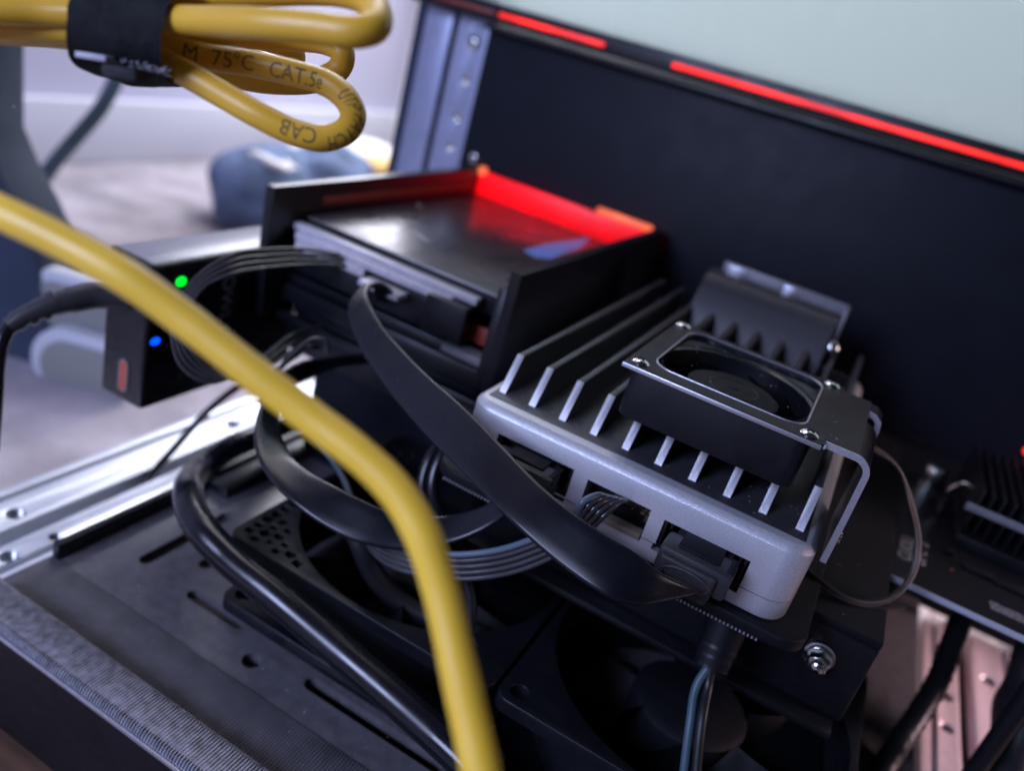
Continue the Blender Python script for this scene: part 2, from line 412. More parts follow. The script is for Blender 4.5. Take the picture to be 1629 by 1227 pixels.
# ------------------------------------------------------------------ rack frame
def side_rail(name, x0, s, label, material, y0, y1, z, holes, group=None):
    """horizontal extrusion running back; s=+1: steps rise to -X side"""
    r = thing(name, label, 'rail', (x0 + s * 18, (y0 + y1) / 2, z - 30), group)
    X = lambda v: x0 + s * v
    def strip(nm, a, b, z0, z1, hs=(), bev=0.5):
        xa, xb = sorted((X(a), X(b)))
        lp = [[(xa, y0), (xb, y0), (xb, y1), (xa, y1)]] + [circ(X(hx), hy, hr, 20) for hx, hy, hr in hs]
        p = plate(nm, lp, z1 - z0, T(0, 0, z0), material, r, bev)
        for hx, hy, hr in hs:
            bmr = bmesh.new(); 
            for k in range(4):
                t = bmesh.new(); ring_pts = [Vector((X(hx) + (hr + .05) * math.cos(2 * math.pi * j / 20), hy + (hr + .05) * math.sin(2 * math.pi * j / 20), z1 - .9 - k * .7)) for j in range(21)]
                add_tube(t, ring_pts, 0.28, 6); merge(bmr, t)
            link('thread', bm_mesh(bmr), 'thread_steel', p)
        return p
    strip('outer_lip', 0, 3.6, z - 24, z + 0.8)
    strip('top_flange', 4.3, 17, z - 6, z, [h for h in holes if h[0] < 17])
    strip('slot_bed', 17, 21.5, z - 22, z - 9, bev=0.0)
    strip('inner_flange', 21.5, 29.4, z - 6.5, z - .8, [h for h in holes if 17 < h[0] < 30])
    strip('inner_lip', 30, 34.5, z - 24, z - 1.6, bev=1.0)
    strip('web', 0.5, 34, z - 30, z - 25)
    return r
side_rail('side_rail', -131.5, 1, 'shiny silver aluminium rack rail with threaded holes left of the tray', 'rail_alu', -48, 190, -86,
          [(11.9, -27.5, 2.6), (11.9, 60, 2.6), (27.2, -26, 2.4), (26.4, -39.5, 2.4)])
side_rail('side_rail', 178, -1, 'pinkish lit aluminium rack rail right of the circuit board', 'pink_lit_alu', -48, 260, -92,
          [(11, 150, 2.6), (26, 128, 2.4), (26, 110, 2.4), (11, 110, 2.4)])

vr = thing('upright_rail', 'lilac grey upright rack rail with holes beside the black rear panel', 'rail', (-132, 186, -86))
plate('front_flange', [[(-131, -90), (-114.5, -90), (-114.5, 130), (-131, 130)]] + [circ(-121.5, z, 1.9, 20) for z in (-8, 7.5, 20, 33.5, 50, 66, 82)], 4,
      basis((0, 186, 0), (1, 0, 0), (0, 0, 1), (0, -1, 0)), 'rail_paint', vr, 0.5)
box('side_flange', (-149, 183, -90), (-134.5, 187.5, 130), 'rail_paint', vr, 0.6)
box('groove', (-134.3, 185.5, -90), (-131.2, 189, 130), 'matt_black', vr, 0.1)
box('seal_strip', (-153, 182, -90), (-149.2, 188, 130), 'slate', vr, 0.4)
for z in (66,):
    pan_screw('screw', (-121.5, 182, z), (0, -1, 0), 3.2, 1.6, 'zinc', vr)

rp = thing('blanking_plate', 'large black blanking plate behind the drive caddy', 'panel', (0, 182, -80))
box('sheet', (-113, 178, -90), (260, 181, 76), 'panel_black', rp, 0.4)
box('folded_lip', (-113, 172, 73.2), (260, 177.8, 75.2), 'black_plate', rp, 0.4)
pan_screw('screw', (-105.5, 177.8, 19.5), (0, -1, 0), 2.6, 1.6, 'zinc', rp)
pan_screw('screw', (-109.8, 177.8, 8), (0, -1, 0), 3.6, 2.2, 'chrome', rp)

lb = thing('light_bar', 'red glowing LED light bar along the top of the rear panel', 'light bar', (0, 174, 77))
box('housing', (-150, 171, 76.2), (260, 178, 83.5), 'black_plate', lb, 0.5)
for a, b, m_ in ((-28, 259, 'led_red'), (-106, -57, 'led_red'), (-149, -108, 'rust_red')):
    box('light_strip', (a, 169.6, 78.9), (b, 170.95, 80.8), m_, lb, 0.6)
o = box('pale_panel', (-150, 172, 84), (260, 174.5, 260), 'pale_panel', bev=0.4)
tag(o, 'pale grey green glossy panel above the red light bar', 'panel')

# ------------------------------------------------------------------ tray
tr = thing('tray', 'dark printed shelf tray with ribbed front lip, slots and round hole', 'tray', (20, 60, -116))
slotx = lambda x0, x1, y, h: rrect(x0, y - h, x1, y + h, h * .98, 5)
sloty = lambda x, y0, y1, h: rrect(x - h, y0, x + h, y1, h * .98, 5)
ZT = -84.0
def P2(px, py): p = on(px, py, 2, ZT); return p.x, p.y
hx, hy = P2(400, 1052)
holes = [circ(hx, hy, 2.6), ]
a = P2(300, 942); b = P2(388, 998); holes.append(slotx(a[0], b[0], (a[1] + b[1]) / 2, 2.0))
a = P2(490, 1080); b = P2(700, 1228); holes.append(slotx(a[0], b[0], (a[1] + b[1]) / 2, 2.2))
a = P2(437, 1035); b = P2(492, 1068); holes.append(slotx(a[0] + 2, b[0] + 2, (a[1] + b[1]) / 2 + 6, 2.0))
a = P2(415, 990); holes.append(circ(a[0], a[1], 2.6))
a = P2(228, 893); holes.append(sloty(a[0], a[1] - 1, a[1] + 34, 2.0))
a = P2(290, 900); holes.append(sloty(a[0] + 4, a[1] + 3, a[1] + 38, 2.0))
plate('floor_plate', [[(-95, -34), (138, -34), (138, 170), (-95, 170)]] + holes, 3, T(0, 0, ZT - 3), 'tray_smooth', tr)
box('front_band', (-95, -52, ZT - 3.2), (150, -34.05, ZT + .5), 'printed_floor', tr, 0.2)
box('front_wall', (-92, -60.5, -119.4), (150, -57.5, -79.4), 'black_plate', tr, 0.5)
box('lip_core', (-92, -60.5, -79.3), (150, -52.05, -78.32), 'rib', tr, 0.1)
box('lip_wall', (-92, -54, -119.4), (150, -52.05, -79.4), 'matt_black', tr, 0.1)
bm = bmesh.new()
x = -91.6
while x < 60:
    hh = random.uniform(-.05, .05)
    t = bmesh.new()
    vs = []
    for y, z0, z1 in ((-62.2, -80.0, -79.5), (-61.4, -78.75, -78.25), (-53, -78.3, -77.85), (-51.6, -79.0, -78.6)):
        for dx, zz in ((-.34, z0), (-.16, z1), (.16, z1), (.34, z0)): vs.append(t.verts.new((x + dx, y, zz + hh)))
    for i in range(3):
        for j in range(3): t.faces.new((vs[i * 4 + j], vs[i * 4 + j + 1], vs[i * 4 + 5 + j], vs[i * 4 + 4 + j]))
    t.faces.new(vs[0:4][::-1]); t.faces.new(vs[12:16])
    merge(bm, t); x += 0.80 + random.uniform(-.03, .03)
bmesh.ops.recalc_face_normals(bm, faces=bm.faces)
o = link('lip_ribs', bm_mesh(bm), 'rib', tr, smooth=False); o['kind'] = 'stuff'
box('lip_edge', (-92, -63, -81.2), (150, -60.6, -80.2), 'bare_alu', tr, 0.3)
boxes('side_flange', [((-95, -34, ZT), (-92.5, 170, ZT + 5)), ((-92.4, 20, ZT + 0.0), (-84, 168, ZT + 3.4))], 'printed_z', tr, 0.4)

# ------------------------------------------------------------------ fans on the tray
def case_fan(x0, y0, z0, label, size=80.0, lattice=False):
    f = thing('case_fan', label, 'fan', (x0 + size / 2, y0 + size / 2, z0), 'fans on the tray')
    c = (x0 + size / 2, y0 + size / 2); R_ = size / 2 - 2.0
    corner = [circ(x0 + dx, y0 + dy, 2.2, 16) for dx in (4.6, size - 4.6) for dy in (4.6, size - 4.6)]
    out = rrect(x0, y0, x0 + size, y0 + size, 3.5)
    topc = corner
    if lattice:      # openwork corners: small cells cut between frame edge and duct
        topc = []
        for i in range(1, 21):
            for j in range(1, 21):
                for mx in (0, 1):
                    px_ = x0 + 3.2 + (i - 1) * 3.5; py_ = y0 + 3.2 + (j - 1) * 3.5 + (1.6 if i % 2 else 0)
                    if mx: continue
                    if (Vector((px_, py_)) - Vector(c)).length > R_ + 2.6 and py_ < y0 + size - 3 and px_ < x0 + size - 3:
                        nq = random.choice((3, 4, 4, 5)); rq = random.uniform(1.2, 1.75); aq = random.random() * 3; topc.append([(px_ + rq * math.cos(aq + 2 * math.pi * q / nq), py_ + rq * math.sin(aq + 2 * math.pi * q / nq)) for q in range(nq)])
    plate('top_flange', [out, circ(*c, R_, 56)] + topc, 4, T(0, 0, z0 + 21), 'black_plastic', f, 0.25)
    plate('bottom_flange', [out, circ(*c, R_, 56)] + corner, 4, T(0, 0, z0), 'black_plastic', f, 0.4)
    plate('duct', [circ(*c, R_ + 1.6, 56), circ(*c, R_ + .05, 56)], 16.9, T(0, 0, z0 + 4.05), 'matt_black', f)
    lathe('hub', (c[0], c[1], z0 + 3), (0, 0, 1), [(0, 16), (13, 16), (15, 14.5), (15.4, 2), (0, 2)], 'matt_black', f, 40)
    for k in range(7):
        bm = bmesh.new(); a0 = 2 * math.pi * k / 7; nn = 8; V = []
        for i in range(nn + 1):
            rr = 15.2 + (R_ - 1.2 - 15.2) * i / nn
            row = []
            for j in range(5):
                aa = a0 + (j / 4 - .5) * (0.80 - .1 * i / nn) + 0.25 * i / nn
                row.append(bm.verts.new((c[0] + rr * math.cos(aa), c[1] + rr * math.sin(aa), z0 + 5 + 14 * (j / 4) ** 1.2)))
            V.append(row)
        for i in range(nn):
            for j in range(4): bm.faces.new((V[i][j], V[i + 1][j], V[i + 1][j + 1], V[i][j + 1]))
        bmesh.ops.solidify(bm, geom=list(bm.faces), thickness=0.9)
        bmesh.ops.recalc_face_normals(bm, faces=bm.faces)
        link('blade', bm_mesh(bm), 'black_plastic', f)
    tube('strut', [(x0 + size - 13, y0 + 7, z0 + 22), (x0 + size - 7, y0 + 13, z0 + 22)], 1.0, 'black_plastic', f, 8, 4)
    return f
FZ = -80.95
case_fan(-47.5, -20.5, FZ, 'black square case fan below the looped flat cable, openwork corner showing', lattice=True)
case_fan(33.6, -20.5, FZ, 'black square case fan under the heatsink computer, bare corner hole showing')

# ------------------------------------------------------------------ base plate + posts
bp = thing('base_plate', 'black steel mounting bracket with upright front face under the silver computer', 'bracket', (55, 65, -84))
box('top_sheet', (4, 20, -24.8), (105.4, 160, -22.75), 'matt_black', bp, 0.3)
box('front_face', (4, 20, -47.2), (105.4, 22.4, -24.9), 'black_plate', bp, 0.35)
box('bottom_fold', (4, 14, -49.2), (104, 22.2, -47.3), 'black_plate', bp, 0.3)
box('under_frame', (10, 24, -52), (100, 150, -25), 'matt_black', bp, 0.4)
for x, y in ((8, 70), (108, 70), (8, 145), (108, 145)):
    cyl('post', (x, y, (-84 - 25) / 2), (0, 0, 1), 3.2, 59, 'matt_black', bp, 16)
# screw with star-shaped head and washer
sp = on(1303, 1046, 1, 19)
sc_ = thing('screw', 'zinc star head screw with washers on the black bracket face', 'screw', (sp.x, 19.9, sp.z))
SA = (0, -1, 0)
lathe('washer', (sp.x, 19.95, sp.z), SA, [(3.6, 0), (3.6, .8), (3.3, .9), (1, .9)], 'zinc', sc_)
lathe('spring_washer', (sp.x, 19.0, sp.z), SA, [(2.8, 0), (3.0, .2), (3.0, .9), (2.7, 1.1), (1, 1.1)], 'zinc', sc_)
hexp = [((2.6 if k % 2 else 2.15) * math.cos(math.pi * k / 6), (2.6 if k % 2 else 2.15) * math.sin(math.pi * k / 6)) for k in range(12)]
plate('head', [hexp], 2.6, basis((sp.x, 17.85, sp.z), (1, 0, 0), (0, 0, 1), SA), 'zinc', sc_, 0.35)
lathe('stud', (sp.x, 15.2, sp.z), SA, [(1.6, 0), (1.5, 1.2), (0.9, 1.7), (0, 1.8)], 'zinc', sc_)
o = plate('rubber_pad', [rrect(-4, -2.5, 88.8, 142, 6)], 3.3, T(0, 0, -22.6), 'matt_black', None, 0.7)
tag(o, 'matt black rounded rubber pad between mounting plate and silver computer', 'pad')
bm = bmesh.new(); x = 0
while x < 80:
    add_box(bm, (x, -2.9, -22.5), (x + .45, -2.3, -22.0)); x += 0.9
e = link('serrated_edge', bm_mesh(bm), 'connector_grey', o, smooth=False); e['kind'] = 'stuff'

# ------------------------------------------------------------------ heatsink computer
hc = thing('mini_computer', 'silver finned mini computer with three ports in its front face', 'computer', (41, 69, -19.2))
W_, D_ = 83.0, 138.0
def rounded_block(x0, y0, x1, y1, z0, z1, r, top=0.0, bot=0.0, seg=8):
    bm = bmesh.new(); lp = rrect(x0, y0, x1, y1, r, seg); rings = []
    def off(d): return rrect(x0 + d, y0 + d, x1 - d, y1 - d, max(r - d, .2), seg)
    levels = []
    if bot: levels += [(bot * (1 - math.cos(a)), z0 + bot * (1 - math.sin(a))) for a in ()] + [(bot, z0), (bot * .3, z0 + bot * .3), (0, z0 + bot)]
    else: levels += [(0, z0)]
    if top: levels += [(0, z1 - top), (top * .08, z1 - top * .82), (top * .82, z1 - top * .08), (top, z1)]
    else: levels += [(0, z1)]
    for d, z in levels: rings.append([bm.verts.new((p[0], p[1], z)) for p in off(d)])
    for a, b in zip(rings, rings[1:]):
        n = len(a)
        for k in range(n): bm.faces.new((a[k], a[(k + 1) % n], b[(k + 1) % n], b[k]))
    bm.faces.new(rings[0][::-1]); bm.faces.new(rings[-1])
    return bm
SEAM = -14.0
up = link('upper_case', bm_mesh(rounded_block(0, 0, W_, D_, SEAM + .12, 0, 6, top=1.9)), 'case_alu', hc)
lo = link('lower_case', bm_mesh(rounded_block(0, 0, W_, D_, -19.2, SEAM - .12, 6, bot=1.0)), 'case_alu', hc)
link('seam_core', bm_mesh(rounded_block(.5, .5, W_ - .5, D_ - .5, SEAM - .3, SEAM + .3, 6)), 'matt_black', hc)
PORTS = [(9.6, 29.6, -13.6, -6.0), (33.3, 48.9, -13.9, -6.7), (52.3, 72.0, -14.4, -7.4)]
def cutter(lst):
    out = []
    for a, b in lst:
        bmc = bmesh.new(); add_box(bmc, a, b); c = link('cut', bm_mesh(bmc), 'matt_black', None, smooth=False); out.append(c)
    return out
bpy.context.view_layer.update()
boolean(up, cutter([((a, -3, zb), (b, 11, zt)) for a, b, zb, zt in PORTS]))
boolean(lo, cutter([((33.3, -3, -15.2), (48.9, 11, -13)), ((51.8, -3, -15.6), (55.2, 11, -13)), ((68.6, -3, -15.9), (72, 11, -13)), ((26.6, -3, -14.9), (29.6, 11, -13))]))
for a, b, zb, zt in PORTS:
    box('port_cavity', (a - .3, 10.6, zb - 1), (b + .3, 11.6, zt + .4), 'matt_black', hc, 0)
    box('port_floor', (a + .05, 1.0, SEAM - 1.0), (b - .05, 10.9, SEAM - .4), 'pcb' if a < 50 else 'matt_black', hc, 0)
# fins and floor between them: shade painted as darker silver, front ends kept lit
box('fin_floor', (2.9, 4.2, .02), (W_ - 2.9, D_ - 3, .25), 'fin_alu_shaded', hc, 0.1)
def fin_mesh(hw, prof, bev):
    bm = bmesh.new(); a = [bm.verts.new((-hw, y, z)) for y, z in prof]; b = [bm.verts.new((hw, y, z)) for y, z in prof]; n = len(prof)
    for k in range(n): bm.faces.new((a[k], a[(k + 1) % n], b[(k + 1) % n], b[k]))
    bm.faces.new(a[::-1]); bm.faces.new(b); bmesh.ops.recalc_face_normals(bm, faces=bm.faces)
    bmesh.ops.bevel(bm, geom=list(bm.edges), offset=bev, segments=1, affect='EDGES')
    return bm_mesh(bm)
fin_me = fin_mesh(.8, [(7.9, .2), (13.2, 8.9), (D_ - 3, 8.9), (D_ - 3, .2)], .1)
tip_me = fin_mesh(.88, [(7.7, .22), (13.05, 8.95), (13.35, 8.95), (8.05, .22)], .06)
for k in range(10):
    fx = 4.6 + k * (78.2 - 4.6) / 9
    f = link('fin', fin_me, 'fin_alu_shaded', hc); f.location = (fx * S, 0, 0)
    t = link('lit_fin_end', tip_me, 'case_alu', f); t.location = (0, 0, 0)  # brighter silver paints the front light on the fin ends
# pin header inside the middle port
hd = box('pin_header', (38.5, -.2, -15.1), (48.6, 2.4, -13.4), 'beige', hc, 0.1)
box('header_board', (34, 5.5, -13.9), (48.8, 6.5, -7.2), 'pcb', hc, 0)
bm = bmesh.new()
for k in range(26):
    x = random.uniform(36, 48.2); z = random.uniform(-13, -7.6); add_box(bm, (x, 5.0, z), (x + random.uniform(.3, .9), 5.45, z + random.uniform(.2, .5)))
e = link('board_components', bm_mesh(bm), 'gold', hc, smooth=False); e['kind'] = 'stuff'
# port latches in the right-hand opening
boxes('port_shell', [((52.5, .8, -14.2), (53.2, 9, -8)), ((53.9, .8, -9.4), (54.6, 9, -7.7)), ((70.9, .8, -14.3), (71.5, 9, -8.2)), ((69.7, .8, -9.6), (70.3, 9, -7.8))], 'black_plastic', hc, 0.05)
boxes('port_shell', [((9.9, .8, -13.4), (10.6, 9, -6.6)), ((28.6, .8, -13.4), (29.2, 9, -6.8)), ((12.6, .8, -7.2), (26, 9, -6.6))], 'black_plastic', hc, 0.05)
# rear block with bright connector shells
rb = thing('rear_connector_block', 'dark grey sloped block with bright metal rim behind the small fan', 'connector', (45, 130, 0))
bm = bmesh.new()
prof = [(112, 2.5), (117.5, 15.5), (120, 18.8), (124, 20.6), (131, 20.8), (131, 2.5)]
va = [bm.verts.new((21, y, z)) for y, z in prof]; vb = [bm.verts.new((67, y, z)) for y, z in prof]
n = len(prof)
for k in range(n): bm.faces.new((va[k], va[(k + 1) % n], vb[(k + 1) % n], vb[k]))
bm.faces.new(va[::-1]); bm.faces.new(vb); bmesh.ops.recalc_face_normals(bm, faces=bm.faces)
bmesh.ops.bevel(bm, geom=list(bm.edges), offset=.5, segments=2, affect='EDGES')
link('body', bm_mesh(bm), 'block_grey', rb)
boxes('metal_rim', [((24, 131.2, 10), (68, 132.6, 24)), ((67.3, 122, 10), (68.6, 131.1, 24))], 'connector_grey', rb, 0.4)
boxes('rim_window', [((26, 130.9, 20), (33, 131.15, 23.2)), ((46, 130.9, 20), (51, 131.15, 23.2))], 'bare_alu', rb, 0.1)
pan_screw('screw', (68.6, 118, 12), (.3, -1, .4), 2.2, 1.4, 'zinc', rb)

# small fan and its bracket
fb = thing('fan_bracket', 'black bent metal bracket with bright cut edges holding a small fan on the fins', 'bracket', (55, 26, 10))
PZ = 20.4
out = rrect(31.2, 3.0, 75, 46.6, 1.6)
opening = rrect(36.3, 8.2, 70.6, 44.3, 5.0)
body_out = [(31.4, 3.2), (74.4, 3.2), (75.4, 4.4), (75.6, 6.0), (82.0, 6.0), (82.0, 44), (75.4, 44), (75.4, 47), (31.4, 47)]
pl = plate('plate', [body_out, opening], 1.2, T(0, 0, PZ), 'black_plate', fb, 0.0)
def edge_strip(nm, pts, r=0.55):
    tube(nm, pts, r, 'bare_alu', fb, 8, 4)
box('cut_edge', (31.3, 2.75, PZ + .12), (74.9, 3.15, PZ + 1.08), 'bare_alu', fb, 0.1)
for a, b in (((75.3, 4.2), (75.5, 6.0)),): edge_strip('cut_edge', [(a[0], a[1], PZ + .6), (b[0], b[1], PZ + .6)], .5)
# bent leg: strip following the bend, extruded along Y
def bent(name, y0, y1, prof, th, material):
    bm = bmesh.new(); P = [Vector((p[0], 0, p[1])) for p in prof]; A = []; B = []
    for i, p in enumerate(P):
        t = (P[min(i + 1, len(P) - 1)] - P[max(i - 1, 0)]).normalized(); nn = Vector((t.z, 0, -t.x))
        A.append(p + nn * th / 2); B.append(p - nn * th / 2)
    L = A + B[::-1]; f0 = [bm.verts.new((p.x, y0, p.z)) for p in L]; f1 = [bm.verts.new((p.x, y1, p.z)) for p in L]
    k = len(L)
    for i in range(k): bm.faces.new((f0[i], f0[(i + 1) % k], f1[(i + 1) % k], f1[i]))
    m = len(P)
    for i in range(m - 1):
        bm.faces.new((f0[i], f0[i + 1], f0[k - 2 - i], f0[k - 1 - i])); bm.faces.new((f1[i], f1[i + 1], f1[k - 2 - i], f1[k - 1 - i]))
    bmesh.ops.recalc_face_normals(bm, faces=bm.faces)
    return link(name, bm_mesh(bm), material, fb)
arc = [(81.6 + 3.2 * math.sin(a), PZ + .6 - 3.2 + 3.2 * math.cos(a)) for a in [i * math.pi / 14 for i in range(8)]]
legp = [(77.5, PZ + .6)] + arc + [(84.9, 8), (84.9, -3.2)]
bent('leg', 6.4, 28, legp, 1.15, 'black_plate')
bent('cut_edge', 5.7, 6.38, [(75.4, PZ + .6)] + legp, 1.3, 'bare_alu')
hook = [(82, PZ + .6), (83.6, PZ + .4), (84.8, PZ - .6), (85.2, PZ - 2.4), (85.2, PZ - 8)]
bent('hook', 36.6, 43, hook, 1.15, 'black_plate'); bent('cut_edge', 36.0, 36.58, hook, 1.3, 'bare_alu')
cyl('stud', (85.8, 12, 0.5), (1, 0, 0), 1.5, 1.4, 'zinc', fb, 16, bev=.2)
rim = rrect(36.3, 8.2, 70.6, 44.3, 5.0)
ring_pts = [Vector((p[0], p[1], PZ + 1.15)) for p in rim] + [Vector((rim[0][0], rim[0][1], PZ + 1.15))]
bm = bmesh.new(); add_tube(bm, ring_pts, .28, 6); link('opening_edge', bm_mesh(bm), 'bare_alu', fb)
for x, y in ((34.4, 6.2), (71.9, 6.0), (33.6, 44.4), (72.4, 44.6)):
    pan_screw('screw', (x, y, PZ + 1.2), (0, 0, 1), 2.1, 1.0, 'chrome', fb)
# fan itself
fo = rrect(33, 4.6, 73, 44.6, 3.0)
ff = plate('fan_frame', [fo, circ(53, 24.6, 18.8, 48)], 11.2, T(0, 0, 9.0), 'black_plastic', fb, 0.3)
box('fan_back', (36, 8, 10.3), (70, 42, 10.9), 'matt_black', ff, 0)
lathe('fan_rim', (53, 24.6, 18.6), (0, 0, 1), [(18.7, 0), (18.2, 1.4), (17.4, 1.0), (17.2, -4)], 'adapter', ff, 48)
lathe('fan_hub', (53, 24.6, 11), (0, 0, 1), [(0, 7.5), (1.2, 7.5), (1.3, 7.2), (9.5, 7.0), (10.8, 6.4), (11.2, 4), (11.2, 0)], 'matt_black', ff, 40)
lathe('hub_ring', (53, 24.6, 18.0), (0, 0, 1), [(5.4, 0), (5.6, .25), (5.9, .25), (6.1, 0)], 'adapter', ff, 40)
for k in range(9):
    bm = bmesh.new(); a0 = 2 * math.pi * k / 9; V = []
    for i in range(5):
        rr = 11 + 5.8 * i / 4
        V.append([bm.verts.new((53 + rr * math.cos(a0 + .1 * i + j * .16), 24.6 + rr * math.sin(a0 + .1 * i + j * .16), 12 + j * 1.7)) for j in range(4)])
    for i in range(4):
        for j in range(3): bm.faces.new((V[i][j], V[i + 1][j], V[i + 1][j + 1], V[i][j + 1]))
    bmesh.ops.solidify(bm, geom=list(bm.faces), thickness=.5); link('blade', bm_mesh(bm), 'black_plastic', ff)

# ------------------------------------------------------------------ drive caddy
ca = thing('drive_caddy', 'black printed drive caddy with tall side walls and red lit back', 'caddy', (-55, 100, -84))
def wall_profile(nm, x0, x1, pts, material='printed_z', bev=.4):
    return plate(nm, [pts], x1 - x0, basis((x0, 0, 0), (0, 1, 0), (0, 0, 1), (1, 0, 0)), material, ca, bev)
wall_profile('side_wall', -99.0, -95.6, [(36, 17.0), (172, 18.2), (172, -40), (60, -40), (60, -18), (46, -18), (43, -26), (38.5, -26), (36.5, -6)])
wall_profile('side_wall', -13.4, -10.0, [(36, 20.6), (172, 18.8), (172, -84), (58, -84), (52, -50), (43, -30), (36.5, -14)])
box('wall_post', (-17.4, 40, -16), (-13.5, 44, 14), 'printed_z', ca, .5)
box('back_wall', (-95.5, 169, -40), (-13.5, 172, 10), 'printed_z', ca, .3)
box('light_panel', (-95.4, 166.4, 7.0), (-13.6, 168.8, 17.2), 'led_red_deep', ca, .4)
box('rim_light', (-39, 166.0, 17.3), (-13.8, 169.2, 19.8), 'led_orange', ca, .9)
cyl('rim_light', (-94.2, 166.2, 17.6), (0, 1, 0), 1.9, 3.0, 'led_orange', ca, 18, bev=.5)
box('light_rail', (-95.5, 60, 9.8), (-94.6, 160, 12.6), 'rust_red', ca, .3)
box('floor_shelf', (-95.5, 48, -15), (-13.5, 168, -12), 'printed_z', ca, .3)
box('lower_shelf', (-95.5, 52, -40), (-13.5, 168, -37), 'printed_z', ca, .3)
box('pedestal', (-88, 62, -84), (-13.5, 166, -40.1), 'panel_black', ca, .6)
box('red_stop', (-30, 50, -9), (-16.5, 51.5, -3.4), 'rust_red', ca, .2)
box('ledge', (-31, 41, -11.9), (-17.5, 48, -9.6), 'connector_grey', ca, .3)
boxes('front_bar', [((-95.5, 46, -21), (-13.5, 50, -15.2)), ((-95.5, 44.5, -27.5), (-13.5, 47, -24.5)), ((-95.5, 50, -36.9), (-13.5, 52, -30))], 'printed_z', ca, .3)
# drives
def ssd(z, label, top):
    d = thing('solid_state_drive', label, 'drive', (-57, 105, z - 7.2), 'drives in the caddy')
    body = box('casing', (-93.6, 52, z - 7.2), (-20.5, 163, z - .35), 'black_plastic', d, .5)
    box('lid', (-93.4, 51.4, z - .3), (-20.7, 163, z + .25), top, d, .12)
    box('lid_edge', (-93.4, 50.9, z - .4), (-20.7, 51.35, z + .1), 'ssd_edge', d, .1)
    return d
d1 = ssd(7.2, 'shiny dark metal drive on the top shelf of the caddy', 'ssd_lid')
for px in (((655, 365), (683, 386)), ((632, 348), (646, 358)), ((668, 330), (664, 322))):
    a = on(*px[0], 2, 7.47); b = on(*px[1], 2, 7.47); w2 = (b - a).cross(Vector((0, 0, 1))).normalized() * .5
    bm = bmesh.new()
    vs = [bm.verts.new(p) for p in (a - w2 * .4, (a + b) / 2 - w2, b - w2 * .3, b + w2 * .3, (a + b) / 2 + w2, a + w2 * .4)]
    bm.faces.new(vs); bmesh.ops.recalc_face_normals(bm, faces=bm.faces); link('scratch', bm_mesh(bm), 'scratch', d1, smooth=False)
# lower drive, then a blue reflection painted as a flat patch on the upper lid
d2 = ssd(-20.0, 'black drive on the lower shelf of the caddy', 'black_plastic')
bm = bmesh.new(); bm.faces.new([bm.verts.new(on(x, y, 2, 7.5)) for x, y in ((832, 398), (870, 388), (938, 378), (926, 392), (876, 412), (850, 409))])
bmesh.ops.recalc_face_normals(bm, faces=bm.faces); link('blue_reflection', bm_mesh(bm), 'blue_reflection', d1, smooth=False)
# drive-end connector blocks (power + data) on the upper drive
cb = thing('drive_connector', 'grey stepped connector block clipped to the front of the upper drive', 'connector', (-58, 48, -6))
box('top_step', (-95, 46.5, 3.2), (-26, 50.6, 5.4), 'step_grey_lit', cb, .4)
box('mid_step', (-92, 44.2, 1.0), (-33, 46.4, 3.6), 'step_grey_lit', cb, .4)
box('low_step', (-90, 42.4, -1.2), (-63, 44.1, 1.4), 'step_grey_lit', cb, .3)
box('power_housing', (-90, 43.4, -8.5), (-63, 50, -1.3), 'black_plastic', cb, .5)
box('data_housing', (-60.5, 43.4, -8.5), (-27, 50, .9), 'black_plastic', cb, .5)
box('latch', (-61, 37, -1.6), (-46.5, 43.3, .2), 'step_grey_lit', cb, .4)
box('end_block', (-40, 42, -9), (-26, 46.3, 3.1), 'black_plastic', cb, .6)

# ------------------------------------------------------------------ flat data cables with plugs
def data_plug(parent, x0, x1, z0, z1, y_out):
    box('plug_nose', (x0 + 1.5, -1.5, z0 + .6), (x1 - 1.5, 8.5, z1 - .4), 'plug_grey', parent, .4)
    b = box('plug_body', (x0, y_out, z0), (x1, -1.2, z1 + .2), 'plug_grey', parent, .9)
    box('plug_clip', (x0 + 3.2, y_out + 2.2, z1 + .05), (x1 - 3.4, 6, z1 + .8), 'matt_black', b, .3)
    for k in range(5): box('grip', (x1 - 1.6, y_out + 1.6 + k * 1.3, z1 - .4), (x1 - .1, y_out + 2.2 + k * 1.3, z1 + .45), 'matt_black', b, .1)
c1 = thing('data_cable', 'long flat black data cable arching from the upper drive to the outer port', 'cable', (0, 20, -10), 'flat data cables')
E1 = [(628, 476, 246), (622, 462, 238), (606, 452, 230), (590, 456, 224), (586, 472, 219), (592, 492, 215), (607, 520, 210), (634, 553, 204), (674, 595, 196), (740, 655, 184), (800, 716, 174), (868, 785, 165), (950, 848, 159), (1020, 889, 157), (1050, 909, 158), (1085, 926, 161), (1110, 936, 164)]
E2 = [(600, 476, 246), (597, 464, 238), (588, 454, 230), (570, 464, 222), (557, 486, 217), (559, 515, 213), (574, 550, 208), (600, 590, 202), (635, 638, 194), (694, 705, 182), (752, 762, 172), (818, 830, 163), (905, 905, 157), (970, 946, 154), (1010, 956, 155), (1060, 952, 159), (1100, 946, 163)]
ribbon('flat_sheath', px_path(E1), px_path(E2), 1.5, 'ribbon', c1)
data_plug(c1, 54.4, 70.2, -14.4, -8.2, -9.0)
bm = bmesh.new(); add_box(bm, (55.2, -10.4, -15.2), (67.5, -8.8, -9.2), .7, 3); link('cable_boot', bm_mesh(bm), 'plug_grey', c1)
